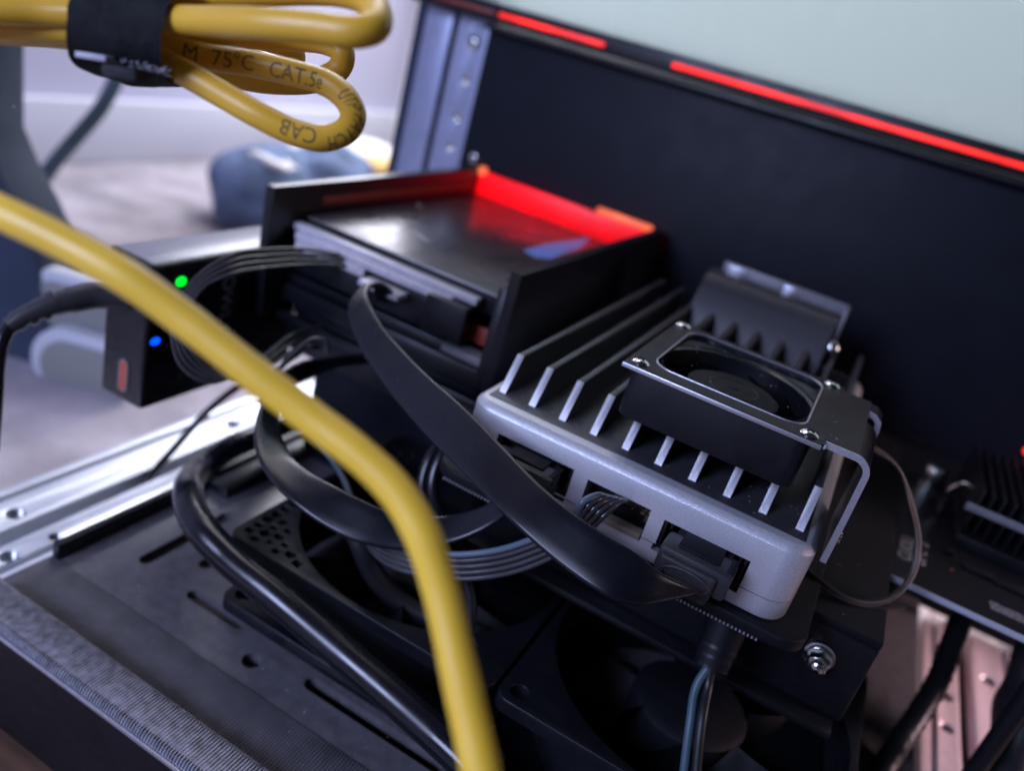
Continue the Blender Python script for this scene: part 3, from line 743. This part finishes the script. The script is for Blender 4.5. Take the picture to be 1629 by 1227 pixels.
bm = bmesh.new(); add_tube(bm, [Vector((61.6 + 5.2 * math.cos(a), -10.5, -12.3 + 2.1 * math.sin(a))) for a in [k * math.pi / 14 for k in range(29)]], .45, 8); link('cable_collar', bm_mesh(bm), 'plug_grey', c1)
box('plug_shelf', (55.0, -9.0, -17.4), (67.2, -1.4, -14.5), 'plug_grey', c1, .8)
c2 = thing('data_cable', 'short looped flat black data cable from the lower drive to the inner port', 'cable', (-30, 10, -30), 'flat data cables')
F1 = [(640, 566, 256), (600, 566, 252), (550, 567, 246), (504, 573, 240), (470, 583, 234), (443, 603, 227), (423, 632, 220), (411, 665, 213), (407, 700, 207), (413, 731, 203), (437, 770, 199), (478, 808, 195), (524, 839, 193), (570, 860, 192), (640, 872, 192), (720, 862, 192), (790, 830, 190), (830, 790, 186)]
F2 = [(630, 574, 262), (590, 576, 258), (535, 583, 252), (490, 600, 246), (466, 614, 240), (447, 640, 232), (440, 668, 224), (443, 690, 217), (452, 710, 211), (467, 736, 206), (496, 759, 202), (535, 780, 198), (573, 798, 196), (615, 815, 195), (670, 825, 196), (730, 820, 196), (785, 800, 194), (822, 770, 190)]
ribbon('flat_sheath', px_path(F1), px_path(F2), 1.5, 'ribbon', c2)
data_plug(c2, 11.6, 27.6, -13.2, -7.2, -7.5)

# ------------------------------------------------------------------ power wire harness
ph = thing('wire_harness', 'bundle of thin black and grey power wires from the middle port to the drives', 'wires', (-20, 10, -20))
main = [(985, 806, 182), (968, 800, 175), (945, 815, 173), (915, 852, 176), (860, 880, 182), (800, 900, 188), (735, 908, 192), (670, 902, 196), (620, 888, 200), (588, 868, 206), (570, 830, 216), (548, 770, 226), (500, 700, 240), (440, 630, 246)]
for k in range(5):
    o_ = k - 2
    P = []
    for i, (x, y, d) in enumerate(main):
        f = min(1, max(0.25, (i) / 4)) if i < 9 else max(.3, 1 - (i - 8) * .25)
        P.append(at(x + (o_ * 9 if i < 3 else o_ * 2), y - 6 + o_ * 9.5 * f - (0 if i < 3 else 0), d + (o_ * .8)))
    tube('wire', P, 0.72 if k else .8, 'wire_grey' if k == 0 else 'wire_black', ph, 10, 8)
for k in range(4):
    o_ = k - 1.5
    tube('wire', px_path([(540 + k * 6, 405 + k * 6, 252), (490, 409 + o_ * 8, 246 - k), (430, 411 + o_ * 9.5, 236 - k), (370, 420 + o_ * 10, 226 - k), (322 + o_ * 4, 446 + o_ * 5, 220), (294 + o_ * 7, 484, 217), (283 + o_ * 6, 530, 216), (298 + o_ * 6, 572 - o_ * 7, 218), (332, 598 - o_ * 7, 222), (378, 598 + o_ * 3, 228), (420, 582 + o_ * 10, 236 - k), (465, 552 + o_ * 13, 246 - k), (515 - k * 8, 518 + k * 11, 258)]), .56, 'wire_black', ph, 10, 8)
tube('wire', px_path([(522, 560, 240), (518, 543, 238), (498, 540, 236), (468, 562, 232), (440, 595, 228), (425, 630, 226)]), .8, 'wire_black', ph, 10, 8)
tube('wire', px_path([(506, 552, 244), (490, 552, 240), (462, 570, 236), (432, 604, 232), (415, 640, 230)]), .8, 'wire_black', ph, 10, 8)
# stub of paired cable hanging behind the yellow cable
pc = thing('paired_cable', 'short curved pair of black cables hanging in front of the caddy pedestal', 'cable', (-10, 20, -50))
for dx, r in ((0, 1.6), (16, 1.8)):
    tube('strand', px_path([(735 + dx, 672, 222), (706 + dx, 700, 220), (682 + dx, 735, 218), (672 + dx, 775, 217), (682 + dx, 815, 217), (700 + dx, 845, 218), (725 + dx, 880, 220)]), r, 'cable_black', pc, 12, 8)

# ------------------------------------------------------------------ other black cables
PCB_ = px_path([(520, 655, 312), (470, 668, 302), (420, 690, 286), (360, 716, 266), (318, 748, 250)]) + [on(300, 790, 1, -18), on(318, 838, 1, -26), on(366, 890, 1, -28), on(440, 950, 1, -29), on(530, 1026, 1, -29), on(620, 1103, 1, -30), on(700, 1175, 1, -31), on(790, 1260, 1, -33)]
o = tube('power_cable', PCB_, 4.1, 'cable_black', None, 20, 10)
tag(o, 'thick round glossy black cable bending across the tray floor', 'cable')
o = tube('thin_cable', px_path([(420, 590, 290), (375, 618, 290), (330, 655, 288), (275, 716, 284), (236, 762, 276), (220, 798, 268), (232, 832, 262), (268, 848, 258), (315, 846, 256), (360, 832, 262)]), 1.25, 'cable_soft', None, 12, 10)
tag(o, 'thin black cable hanging in a loop over the silver rail', 'cable')
o = tube('sleeved_cable', px_path([(1530, 985, 262), (1512, 1030, 256), (1494, 1080, 250), (1462, 1135, 244), (1425, 1190, 238), (1385, 1260, 232)]), 3.3, 'cable_soft', None, 14, 10, rf=lambda t: 1 + .07 * math.sin(t * 120))
tag(o, 'ridged black sleeved cable crossing in front of the pink lit rail', 'cable')
o = tube('dark_cable', px_path([(1700, 1010, 250), (1652, 1062, 246), (1636, 1120, 243), (1618, 1180, 240), (1590, 1260, 236)]), 8, 'cable_soft', None, 18, 10, rf=lambda t: 1 + .10 * math.sin(t * 14))
tag(o, 'thick matt black cable bundle beside the pink lit rail', 'cable')
o = tube('looped_cable', px_path([(552, 815, 214), (572, 862, 212), (592, 908, 214), (628, 952, 216), (682, 984, 216), (745, 1004, 214), (800, 1030, 214)]), 2.9, 'cable_soft', None, 16, 10)
tag(o, 'matt black cable curving down into the fan under the flat cable loop', 'cable')
o = tube('thin_drop_cable', px_path([(700, 880, 206), (738, 915, 204), (750, 965, 204), (742, 1020, 205), (738, 1080, 206), (748, 1150, 206)]), 1.5, 'cable_soft', None, 12, 10)
tag(o, 'thin black cable dropping beside the lower end of the yellow cable', 'cable')
# fan lead looping over the circuit board
fl = thing('fan_lead', 'thin black fan wire looping from bracket side over the circuit board edge', 'wires', (100, 40, -10))
for dx in (0, 5):
    tube('wire', px_path([(1355, 705, 196), (1395, 715 + dx, 198), (1428, 745, 200), (1450 - dx, 800, 202), (1462 - dx, 860, 202), (1455 - dx, 910, 201), (1430 - dx, 945, 199), (1390, 964 - dx, 197), (1345, 956 - dx, 195), (1300, 930 - dx * 2, 195), (1270, 905 - dx * 2, 196)]), .55, 'cable_soft', fl, 8, 8)
for k in range(2):
    tube('wire', px_path([(1440, 966, 198), (1370, 968 - k * 3, 197), (1320, 945 - k * 9, 196), (1280, 915 - k * 8, 196), (1250, 890 - k * 8, 198)]), .5, 'cable_soft', fl, 8, 6)
# barrel power lead under the plate
bl = thing('barrel_plug_lead', 'black barrel plug with ribbed relief and twin wires below the outer port', 'cable', (60, -20, -60))
pA, pB, pC = on(1162, 975, 1, 8), on(1130, 1062, 1, 2), on(1118, 1092, 1, 0)
bm = bmesh.new(); add_tube(bm, [pA, pA.lerp(pB, .5), pB], 4.4, 20, lambda t: 1.15 - .25 * t); link('plug_body', bm_mesh(bm), 'matt_black', bl)
for k in range(3):
    c = pA.lerp(pB, .62 + k * .17); lathe('relief_ring', c, pB - pA, [(3.6, -.55), (4.5 - k * .25, -.4), (4.5 - k * .25, .4), (3.6, .55)], 'black_plastic', bl, 24)
tube('wire', [pB.lerp(pA, .1), pC + RX * -1.4, on(1098, 1150, 1, -6), on(1086, 1245, 1, -12)], 1.05, 'teal_cable', bl, 10, 8)
tube('wire', [pB.lerp(pA, .1), pC + RX * 1.2, on(1116, 1150, 1, -6), on(1106, 1245, 1, -12)], 1.15, 'cable_soft', bl, 10, 8)

# ------------------------------------------------------------------ circuit board on the right
pb = thing('circuit_board', 'dark circuit board with finned heatsink and bright cut edge', 'circuit board', (140, 120, -26))
BZ = -24.6
outl = [(103.3, 58.5), (230, 58.5), (230, 170), (94, 170), (94, 104), (104.6, 104)]
plate('board', [outl], 1.5, T(0, 0, BZ - 1.5), 'pcb', pb)
box('board_edge', (103.3, 57.9, BZ - 1.55), (230, 58.45, BZ + .05), 'pcb_edge', pb, .1)
box('board_edge', (94.2, 103.2, BZ - 1.5), (104.4, 103.9, BZ), 'pcb_edge', pb, .1)
for x, y in ((150, 66), (150, 160), (98, 160)): cyl('standoff', (x, y, (BZ - 1.5 - 84) / 2), (0, 0, 1), 2.6, 84 + BZ - 1.5, 'matt_black', pb, 12)
hs = on(1540, 830, 2, -18)
bx0, by0 = hs.x - 2, hs.y - 6
box('heatsink_base', (bx0, by0, BZ), (bx0 + 46, by0 + 46, BZ + 4), 'black_plate', pb, .3)
for k in range(16): box('heatsink_fin', (bx0 + .6 + k * 2.9, by0 + .3, BZ + 4), (bx0 + 1.2 + k * 2.9, by0 + 45.7, BZ + 19), 'black_plate', pb, .1)
box('heatsink_clip', (bx0 - 2, by0 - .6, BZ + 12.2), (bx0 + 50, by0 + .2, BZ + 14.6), 'connector_grey', pb, .4)
bm = bmesh.new(); add_tube(bm, catmull([(bx0 - 4, by0 + 18, BZ + 1), (bx0 - 4.5, by0 + 18, BZ + 8), (bx0 - 2, by0 + 17.6, BZ + 13), (bx0 + 3, by0 + 15, BZ + 13.4), (bx0 + 6, by0 + 15.5, BZ + 14)], 6), .7, 8); link('clip_wire', bm_mesh(bm), 'chrome', pb)
cp = on(1478, 770, 2, BZ)
lathe('capacitor', (cp.x, cp.y, BZ), (0, 0, 1), [(3.9, 0), (4, 6), (3.7, 6.6), (3.2, 7.0), (0, 7.0)], 'zinc', pb)
cp = on(1464, 690, 2, BZ)
lathe('coil', (cp.x, cp.y, BZ), (0, 0, 1), [(3.9, 0), (4, 7), (3.2, 8), (0, 8)], 'gold', pb)
for px, py, sx, sy in ((1480, 795, 5, 3), (1490, 815, 4, 2), (1530, 905, 9, 3), (1580, 930, 12, 4), (1500, 880, 3, 2), (1440, 700, 8, 5)):
    c = on(px, py, 2, BZ); box('chip', (c.x, c.y, BZ), (c.x + sx, c.y + sy, BZ + 1.3), 'matt_black', pb, .2)
c = on(1512, 906, 2, BZ + .5); box('status_lamp', (c.x, c.y, BZ), (c.x + .8, c.y + .6, BZ + .7), 'rust_red', pb, .1)
c = on(1636, 716, 1, 150)
lathe('lamp_stem', (c.x, c.y, BZ), (0, 0, 1), [(.8, 0), (.8, c.z - BZ - 2)], 'matt_black', pb)
lathe('lamp_tip', (c.x, c.y, c.z - 2), (0, 0, 1), [(.5, 0), (1.2, .6), (1.5, 1.6), (1.1, 2.6), (0, 3.2)], 'led_red', pb)
c = on(1448, 895, 2, BZ + .05); text_on('silkscreen_print', 'CUOU', 5.2, (c.x, c.y, BZ + .05), (0.05, 1, 0), (-1, 0.05, 0), 'dim_ink', pb)
c = on(1472, 903, 2, BZ + .05); text_on('silkscreen_print', 'UPC  2', 5.2, (c.x, c.y, BZ + .05), (0.05, 1, 0), (-1, 0.05, 0), 'dim_ink', pb)
bm = bmesh.new(); c = on(1575, 958, 2, BZ + .05)
for r_ in range(4):
    x = 0
    while x < 12:
        l = random.uniform(.3, 1.0); add_box(bm, (c.x + x, c.y - r_ * 1.1, BZ + .02), (c.x + x + l, c.y - r_ * 1.1 + .6, BZ + .06)); x += l + random.uniform(.2, .6)
e = link('printed_marks', bm_mesh(bm), 'dim_ink', pb, smooth=False); e['kind'] = 'stuff'

# ------------------------------------------------------------------ power adapter
ad = thing('power_splitter', 'black box adapter with green and blue status lights beside the caddy', 'adapter', (-109, 28, -50))
bm = rounded_block(-117.6, -3, -100.2, 62, -50, -4.6, 1.6, top=.8, bot=.8); link('body', bm_mesh(bm), 'adapter', ad)
box('top_sheen', (-116.2, -1.4, -4.62), (-101.4, 60, -4.35), 'adapter_sheen', ad, .1)  # added sheet painting the reflection on the black top
box('adhesive_strip', (-100.15, 40, -30), (-99.05, 58, -14), 'matt_black', ad, 0)
gp = on(288, 448, 0, -100.2); bpz = on(247, 543, 0, -100.2)
bm = bmesh.new(); bmesh.ops.create_uvsphere(bm, u_segments=16, v_segments=10, radius=1)
for v in bm.verts: v.co = Vector((gp.x + v.co.x * .5, gp.y + v.co.y * 1.9, gp.z + v.co.z * 1.5))
link('green_light', bm_mesh(bm), 'led_green', ad)
bm = bmesh.new(); bmesh.ops.create_uvsphere(bm, u_segments=16, v_segments=10, radius=1)
for v in bm.verts: v.co = Vector((bpz.x + v.co.x * .4, bpz.y + v.co.y * 1.7, bpz.z + v.co.z * 1.1))
link('blue_light', bm_mesh(bm), 'led_blue', ad)
c = on(368, 445, 0, -100.15); text_on('brand_print', 'OWLTNO', 7.0, (-100.13, c.y - 3.2, c.z + 2.0), (0, 0, -1), (0, 1, 0), 'dim_ink', ad)
c = on(287, 602, 0, -100.15)
for dy in (0, 4): text_on('symbol_print', '®' if dy else 'C', 2.6, (-100.13, c.y + dy - 1, c.z), (0, 1, 0), (0, 0, 1), 'dim_ink', ad)
c = on(196, 597, 1, -3.0)
plate('usb_port', [rrect(c.x - 1.3, c.z - 4.7, c.x + 1.5, c.z + 4.7, 1.25)], .35, basis((0, -3.02, 0), (1, 0, 0), (0, 0, 1), (0, -1, 0)), 'orange_port', ad, .08)
plate('port_shell', [rrect(c.x - 1.8, c.z - 5.3, c.x + 2.0, c.z + 5.3, 1.8), rrect(c.x - 1.3, c.z - 4.7, c.x + 1.5, c.z + 4.7, 1.25)], .3, basis((0, -3.01, 0), (1, 0, 0), (0, 0, 1), (0, -1, 0)), 'connector_grey', ad, .05)
# plug lead
pl_ = thing('plug_lead', 'black power lead with ribbed strain relief plugged into the box adapter', 'cable', (-118, -20, -30))
ps = on(205, 470, 1, -2.6); d0 = depth(ps)
P = [ps, at(150, 470, d0 - 4), at(110, 478, d0 - 8), at(66, 490, d0 - 12)]
bm = bmesh.new(); add_tube(bm, catmull(P[:3], 8), 4.0, 22, lambda t: 1 - .08 * t); link('plug_body', bm_mesh(bm), 'rubber_grey', pl_)
bm = bmesh.new(); add_tube(bm, catmull([at(112, 478, d0 - 8), at(80, 486, d0 - 11), at(40, 503, d0 - 14), at(14, 520, d0 - 16)], 8), 3.2, 18, lambda t: 1.06 - .35 * t); r_ = link('strain_relief', bm_mesh(bm), 'rubber_grey', pl_)
for k in range(4):
    a = at(88 - k * 20, 482 + k * 9.5, d0 - 10 - k * 1.5); b = at(84 - k * 20, 484 + k * 9.5, d0 - 10.3 - k * 1.5)
    rr = 3.55 - .25 * k; lathe('rib', a, b - a, [(rr - .6, -1), (rr, -.8), (rr, .8), (rr - .6, 1)], 'rubber_grey', r_, 20)
tube('cord', px_path([(18, 517, d0 - 15.5), (4, 540, d0 - 17), (-4, 580, d0 - 18), (-8, 640, d0 - 19), (-14, 720, d0 - 20)]), 1.9, 'cable_black', pl_, 14, 8)

# ------------------------------------------------------------------ yellow network cables
YR = 2.75
YB = 2.2
yc = thing('network_cable', 'single bright yellow network cable sweeping across in front of everything', 'cable', (40, -90, -20))
YP = px_path([(-160, 268, 104), (-80, 300, 103), (0, 337, 102), (100, 385, 102), (200, 441, 102), (300, 513, 103), (400, 592, 103), (500, 669, 103), (575, 727, 102), (632, 785, 101), (672, 853, 100), (702, 945, 99), (726, 1050, 97), (748, 1150, 95), (768, 1240, 93), (790, 1340, 91)])
tube('jacket', YP, 2.28, 'yellow_pvc', yc, 28, 14, rf=lambda t: 1 + .012 * math.sin(t * 31) + .008 * math.sin(t * 77 + 1))
yb = thing('cable_coil', 'coiled yellow network cable with printed lettering, tied by a black strap', 'cable', at(230, 55, 140))
A = [(-140, 10, 128), (-40, 14, 128), (80, 20, 131), (200, 26, 131), (300, 32, 126), (400, 36, 117), (500, 44, 114), (565, 51, 113), (594, 44, 114), (600, 20, 118), (580, -2, 123), (530, -14, 128), (440, -14, 131), (300, -8, 133), (200, -6, 134), (100, -6, 134), (-100, -6, 135)]
B = [(-140, 46, 134), (0, 44, 134), (120, 48, 134), (210, 62, 135), (270, 76, 136), (330, 90, 138), (400, 101, 140), (470, 117, 140), (520, 133, 140), (550, 156, 139), (562, 184, 138), (550, 208, 137), (515, 220, 136), (470, 211, 135), (415, 185, 134), (360, 154, 134), (305, 122, 134), (250, 92, 135), (190, 70, 137), (100, 56, 139), (0, 50, 140), (-140, 46, 140)]
Cc = [(-140, 30, 144), (0, 32, 144), (150, 40, 144), (240, 62, 144), (320, 100, 147), (390, 124, 150), (450, 131, 152), (505, 127, 153), (540, 108, 153), (545, 84, 152), (520, 68, 153), (470, 62, 154), (400, 58, 152), (320, 46, 148), (230, 34, 146), (100, 24, 146), (-100, 20, 146)]
Dd = [(0, 12, 140), (100, 16, 141), (220, 24, 142), (320, 44, 146), (400, 56, 152), (452, 72, 156), (468, 92, 162), (450, 108, 166), (400, 92, 160), (330, 60, 152), (220, 32, 148), (100, 22, 147), (0, 14, 147)]
for L in (A, Cc, Dd): tube('strand', px_path(L), YB, 'yellow_pvc_shaded', yb, 24, 10)
tube('strand', px_path(B), YB, 'yellow_pvc_shaded', yb, 28, 12)
Bd = catmull(px_path(B), 12)
def arclen(px, py):
    best = None; s_ = 0
    tgt = ray(px, py).normalized()
    for i in range(len(Bd)):
        if i: s_ += (Bd[i] - Bd[i - 1]).length
        if Bd[i].x == Bd[i].x and i > 40:
            e_ = (Bd[i] - CAM).normalized().angle(tgt)
            if best is None or e_ < best[0]: best = (e_, s_)
    return best[1]
for s_, px, py, v0, sx in (('M', 288, 82, -1.2, .9), ('75°C', 338, 92, -1.2, .95), ('CAT.5e', 434, 109, -1.4, .82), ('UTP', 549, 156, -1.0, .58), ('PATCH', 563, 190, -.2, .5), ('CAB', 503, 219, -1.6, .8)):
    text_tube('printed_lettering', s_, 3.8, Bd, YB, arclen(px, py), v0, 'ink', yb, sx)
Ad = catmull(px_path(A), 10)
# strap
st = thing('cable_strap', 'black fuzzy hook and loop strap wrapped round the yellow cable coil', 'strap', at(222, 45, 138))
ax0, ax1 = at(182, 40, 138), at(318, 62, 138)
axv = (ax1 - ax0).normalized(); un = (CAM - ax0); un = (un - axv * un.dot(axv)).normalized(); vn = un.cross(axv)
bm = bmesh.new(); rings = []
for i in range(15):
    t = i / 14; c = ax0.lerp(ax1, t); row = []
    for k in range(48):
        a = 2 * math.pi * k / 48
        ru, rv = 14.2, 9.0 - 2.0 * abs(t - .45)
        wob = 1 + .025 * math.sin(5 * a + t * 6) + random.uniform(-.012, .012)
        ce, se = math.cos(a), math.sin(a)
        p = c + (un * (ru * math.copysign(abs(ce) ** .8, ce)) + vn * (rv * math.copysign(abs(se) ** .8, se))) * wob
        p += axv * (2.0 * math.sin(a) * (1 if i < 7 else .8))
        row.append(bm.verts.new(p))
    rings.append(row)
for a, b in zip(rings, rings[1:]):
    for k in range(48): bm.faces.new((a[k], a[(k + 1) % 48], b[(k + 1) % 48], b[k]))
bmesh.ops.solidify(bm, geom=list(bm.faces), thickness=1.0); bmesh.ops.recalc_face_normals(bm, faces=bm.faces)
link('band', bm_mesh(bm), 'velcro', st)
q0 = at(200, 116, 127)
bm = bmesh.new(); t = bmesh.new(); add_box(t, (-2.7, -2.4, -1.0), (2.7, 2.4, 1.0), .45)
merge(bm, t, basis(q0, axv, un, vn)); link('tab_end', bm_mesh(bm), 'velcro', st)
bm = bmesh.new(); t = bmesh.new(); add_box(t, (-2.4, -1.6, -.45), (2.4, 1.6, .45), .2)
merge(bm, t, basis(at(152, 90, 126), axv, un, vn)); link('buckle', bm_mesh(bm), 'fray', st)
bm = bmesh.new()
for k in range(70):
    f = random.random(); p = at(180 + 90 * f, 96 + 20 * f + random.uniform(-4, 4), 127.5 + random.uniform(-1, 1)); q = p + axv * random.uniform(-.8, .8) + vn * random.uniform(-.7, .7)
    add_tube(bm, [p, (p + q) / 2 + un * .25, q], .07, 4)
e = link('loose_fibres', bm_mesh(bm), 'fray', st, smooth=False); e['kind'] = 'stuff'

# ------------------------------------------------------------------ clear side panel with dust
ap = thing('acrylic_screen', 'clear acrylic side panel with dust specks left of the adapter', 'panel', (-156, 60, -90))
box('sheet', (-157, -140, -88), (-154.5, 181, 130), 'clear_acrylic', ap, 0)
bm = bmesh.new()
for k in range(60):
    p = Vector((-154.4, random.uniform(-90, 60), random.uniform(-60, 70))); r = random.uniform(.06, .2)
    t = bmesh.new(); bmesh.ops.create_icosphere(t, subdivisions=1, radius=r); merge(bm, t, Matrix.Translation(p))
e = link('dust', bm_mesh(bm), 'white_plastic', ap, smooth=False); e['kind'] = 'stuff'

# ------------------------------------------------------------------ out-of-focus things beyond the rack
def silhouette(name, pts, base_px, d, th, material, parent, bev=2.0):
    """upright slab standing across the line of sight at distance d"""
    n = Vector((RF.x, RF.y, 0)).normalized(); u = Vector((n.y, -n.x, 0)); o = at(*base_px, d)
    loop = []
    for x, y in pts:
        r = ray(x, y); p = CAM + r * ((o - CAM).dot(n) / r.dot(n)); loop.append(((p - o).dot(u), p.z))
    return plate(name, [loop], th, basis((o.x, o.y, 0), u, (0, 0, 1), -n), material, parent, bev), o
g0 = at(60, 560, 420)
ho = thing('slate_stand', 'dark slate blue moulded stand with two white oval knobs beyond the rack', 'stand', (g0.x, g0.y, ZF))
def zline(px, d):  # image y where the stand meets the floor
    return None
silhouette('body', [(-260, -60), (40, -60), (46, 60), (46, 200), (72, 262), (104, 322), (132, 392), (150, 480), (150, 650), (120, 735), (40, 760), (-260, 800)], (60, 560), 420, 34, 'slate', ho, 5)
for i, (cy_, nm) in enumerate(((482, 'oval_knob'), (580, 'oval_knob'))):
    n = Vector((RF.x, RF.y, 0)).normalized(); u = Vector((n.y, -n.x, 0)); c = at(130 + 12 * i, cy_ - 8, 382)
    hk = (14.0, 16.5)[i]; lp = rrect(-22, -hk, 26, hk, hk - .3, 10)
    k = plate(nm, [lp], 11, basis(c, u, (0, 0, 1), -n), 'white_plastic', ho, 2.2)
    plate('face', [rrect(-16.5, 2 - hk, 24, hk - 4.5, hk - 3.4, 10)], 1.2, basis(c - n * 10.6, u, (0, 0, 1), -n), 'greige', k, .3)
o = tube('hanging_cable', px_path([(205, 60, 520), (186, 122, 520), (160, 172, 520), (120, 220, 520), (84, 262, 520), (40, 330, 520)]), 4.6, 'teal_cable', None, 16, 8)
tag(o, 'blurred teal grey cable hanging behind the yellow coil', 'cable')
o = tube('floor_cable', px_path([(60, 636, 440), (95, 650, 430), (118, 690, 425), (116, 730, 428), (110, 760, 430)]), 2.4, 'teal_cable', None, 12, 8)
tag(o, 'grey cable dropping to the carpet under the oval knobs', 'cable')
def lump(name, c, sx, sy, sz, material, parent, seed, amp=.25, rot=0):
    rnd = random.Random(seed); bm = bmesh.new(); bmesh.ops.create_icosphere(bm, subdivisions=4, radius=1)
    ph_ = [(Vector((rnd.uniform(-1, 1), rnd.uniform(-1, 1), rnd.uniform(-1, 1))) * rnd.uniform(2, 6), rnd.uniform(0, 6)) for _ in range(9)]
    for v in bm.verts:
        k = 1 + amp * sum(math.sin(v.co.dot(a) + b) for a, b in ph_) / 4
        p = Vector((v.co.x * sx, v.co.y * sy, max(v.co.z, -.9) * sz)) * k; p.z = max(p.z, -sz * .9)
        v.co = Vector(c) + Matrix.Rotation(rot, 3, 'Z') @ p
    return link(name, bm_mesh(bm), material, parent, angle=80)
bg = thing('cloth_bag', 'crumpled blue denim bag lying on the carpet behind the caddy', 'bag', (-368, 350, ZF))
lump('body', (-368, 350, ZF + 30), 44, 52, 33, 'denim', bg, 3, .16)
lump('flap', (-352, 392, ZF + 42), 40, 50, 26, 'denim', bg, 5, .2)
lump('pale_patch', (-352, 338, ZF + 56), 18, 14, 7, 'paper', bg, 8, .3)
cp_ = on(560, 262, 2, ZF + 25)
pp = lump('crumpled_paper', (cp_.x, cp_.y, ZF + 26), 60, 90, 29, 'paper', None, 11, .3); tag(pp, 'crumpled white paper bag beside the upright rail', 'paper')
cp_ = on(596, 258, 2, ZF + 40)
lump('amber_patch', (cp_.x + 4, cp_.y - 10, ZF + 36), 18, 22, 12, 'amber', pp, 13, .2)

# ------------------------------------------------------------------ dust and lint on near surfaces
def dust(parent, x0, x1, y0, y1, z, n, rmax=.16):
    bm = bmesh.new()
    for k in range(n):
        p = Vector((random.uniform(x0, x1), random.uniform(y0, y1), z)); r = random.uniform(.03, rmax) * random.random() + .03
        t = bmesh.new(); bmesh.ops.create_icosphere(t, subdivisions=1, radius=r); merge(bm, t, Matrix.Translation(p))
    for k in range(n // 12):
        p = Vector((random.uniform(x0, x1), random.uniform(y0, y1), z + .05)); d = Vector((random.uniform(-1, 1), random.uniform(-1, 1), 0)) * 1.3
        add_tube(bm, [p, p + d * .5 + Vector((.2, -.1, .1)), p + d], .03, 4)
    o = link('dust', bm_mesh(bm), 'dust', parent, smooth=False); o['kind'] = 'stuff'
dust(hc, 4, 80, 3, 60, .28, 170)
dust(fb, 33, 81, 4, 46, PZ + 1.22, 60, .12)
dust(tr, -90, 60, -50, -22, ZT + .52, 160, .2)
dust(bp, 5, 104, 24, 150, -22.7, 80)
dust(ad, -117, -101, -2, 58, -4.3, 40)
dust(d1, -93, -22, 53, 160, 7.5, 70)
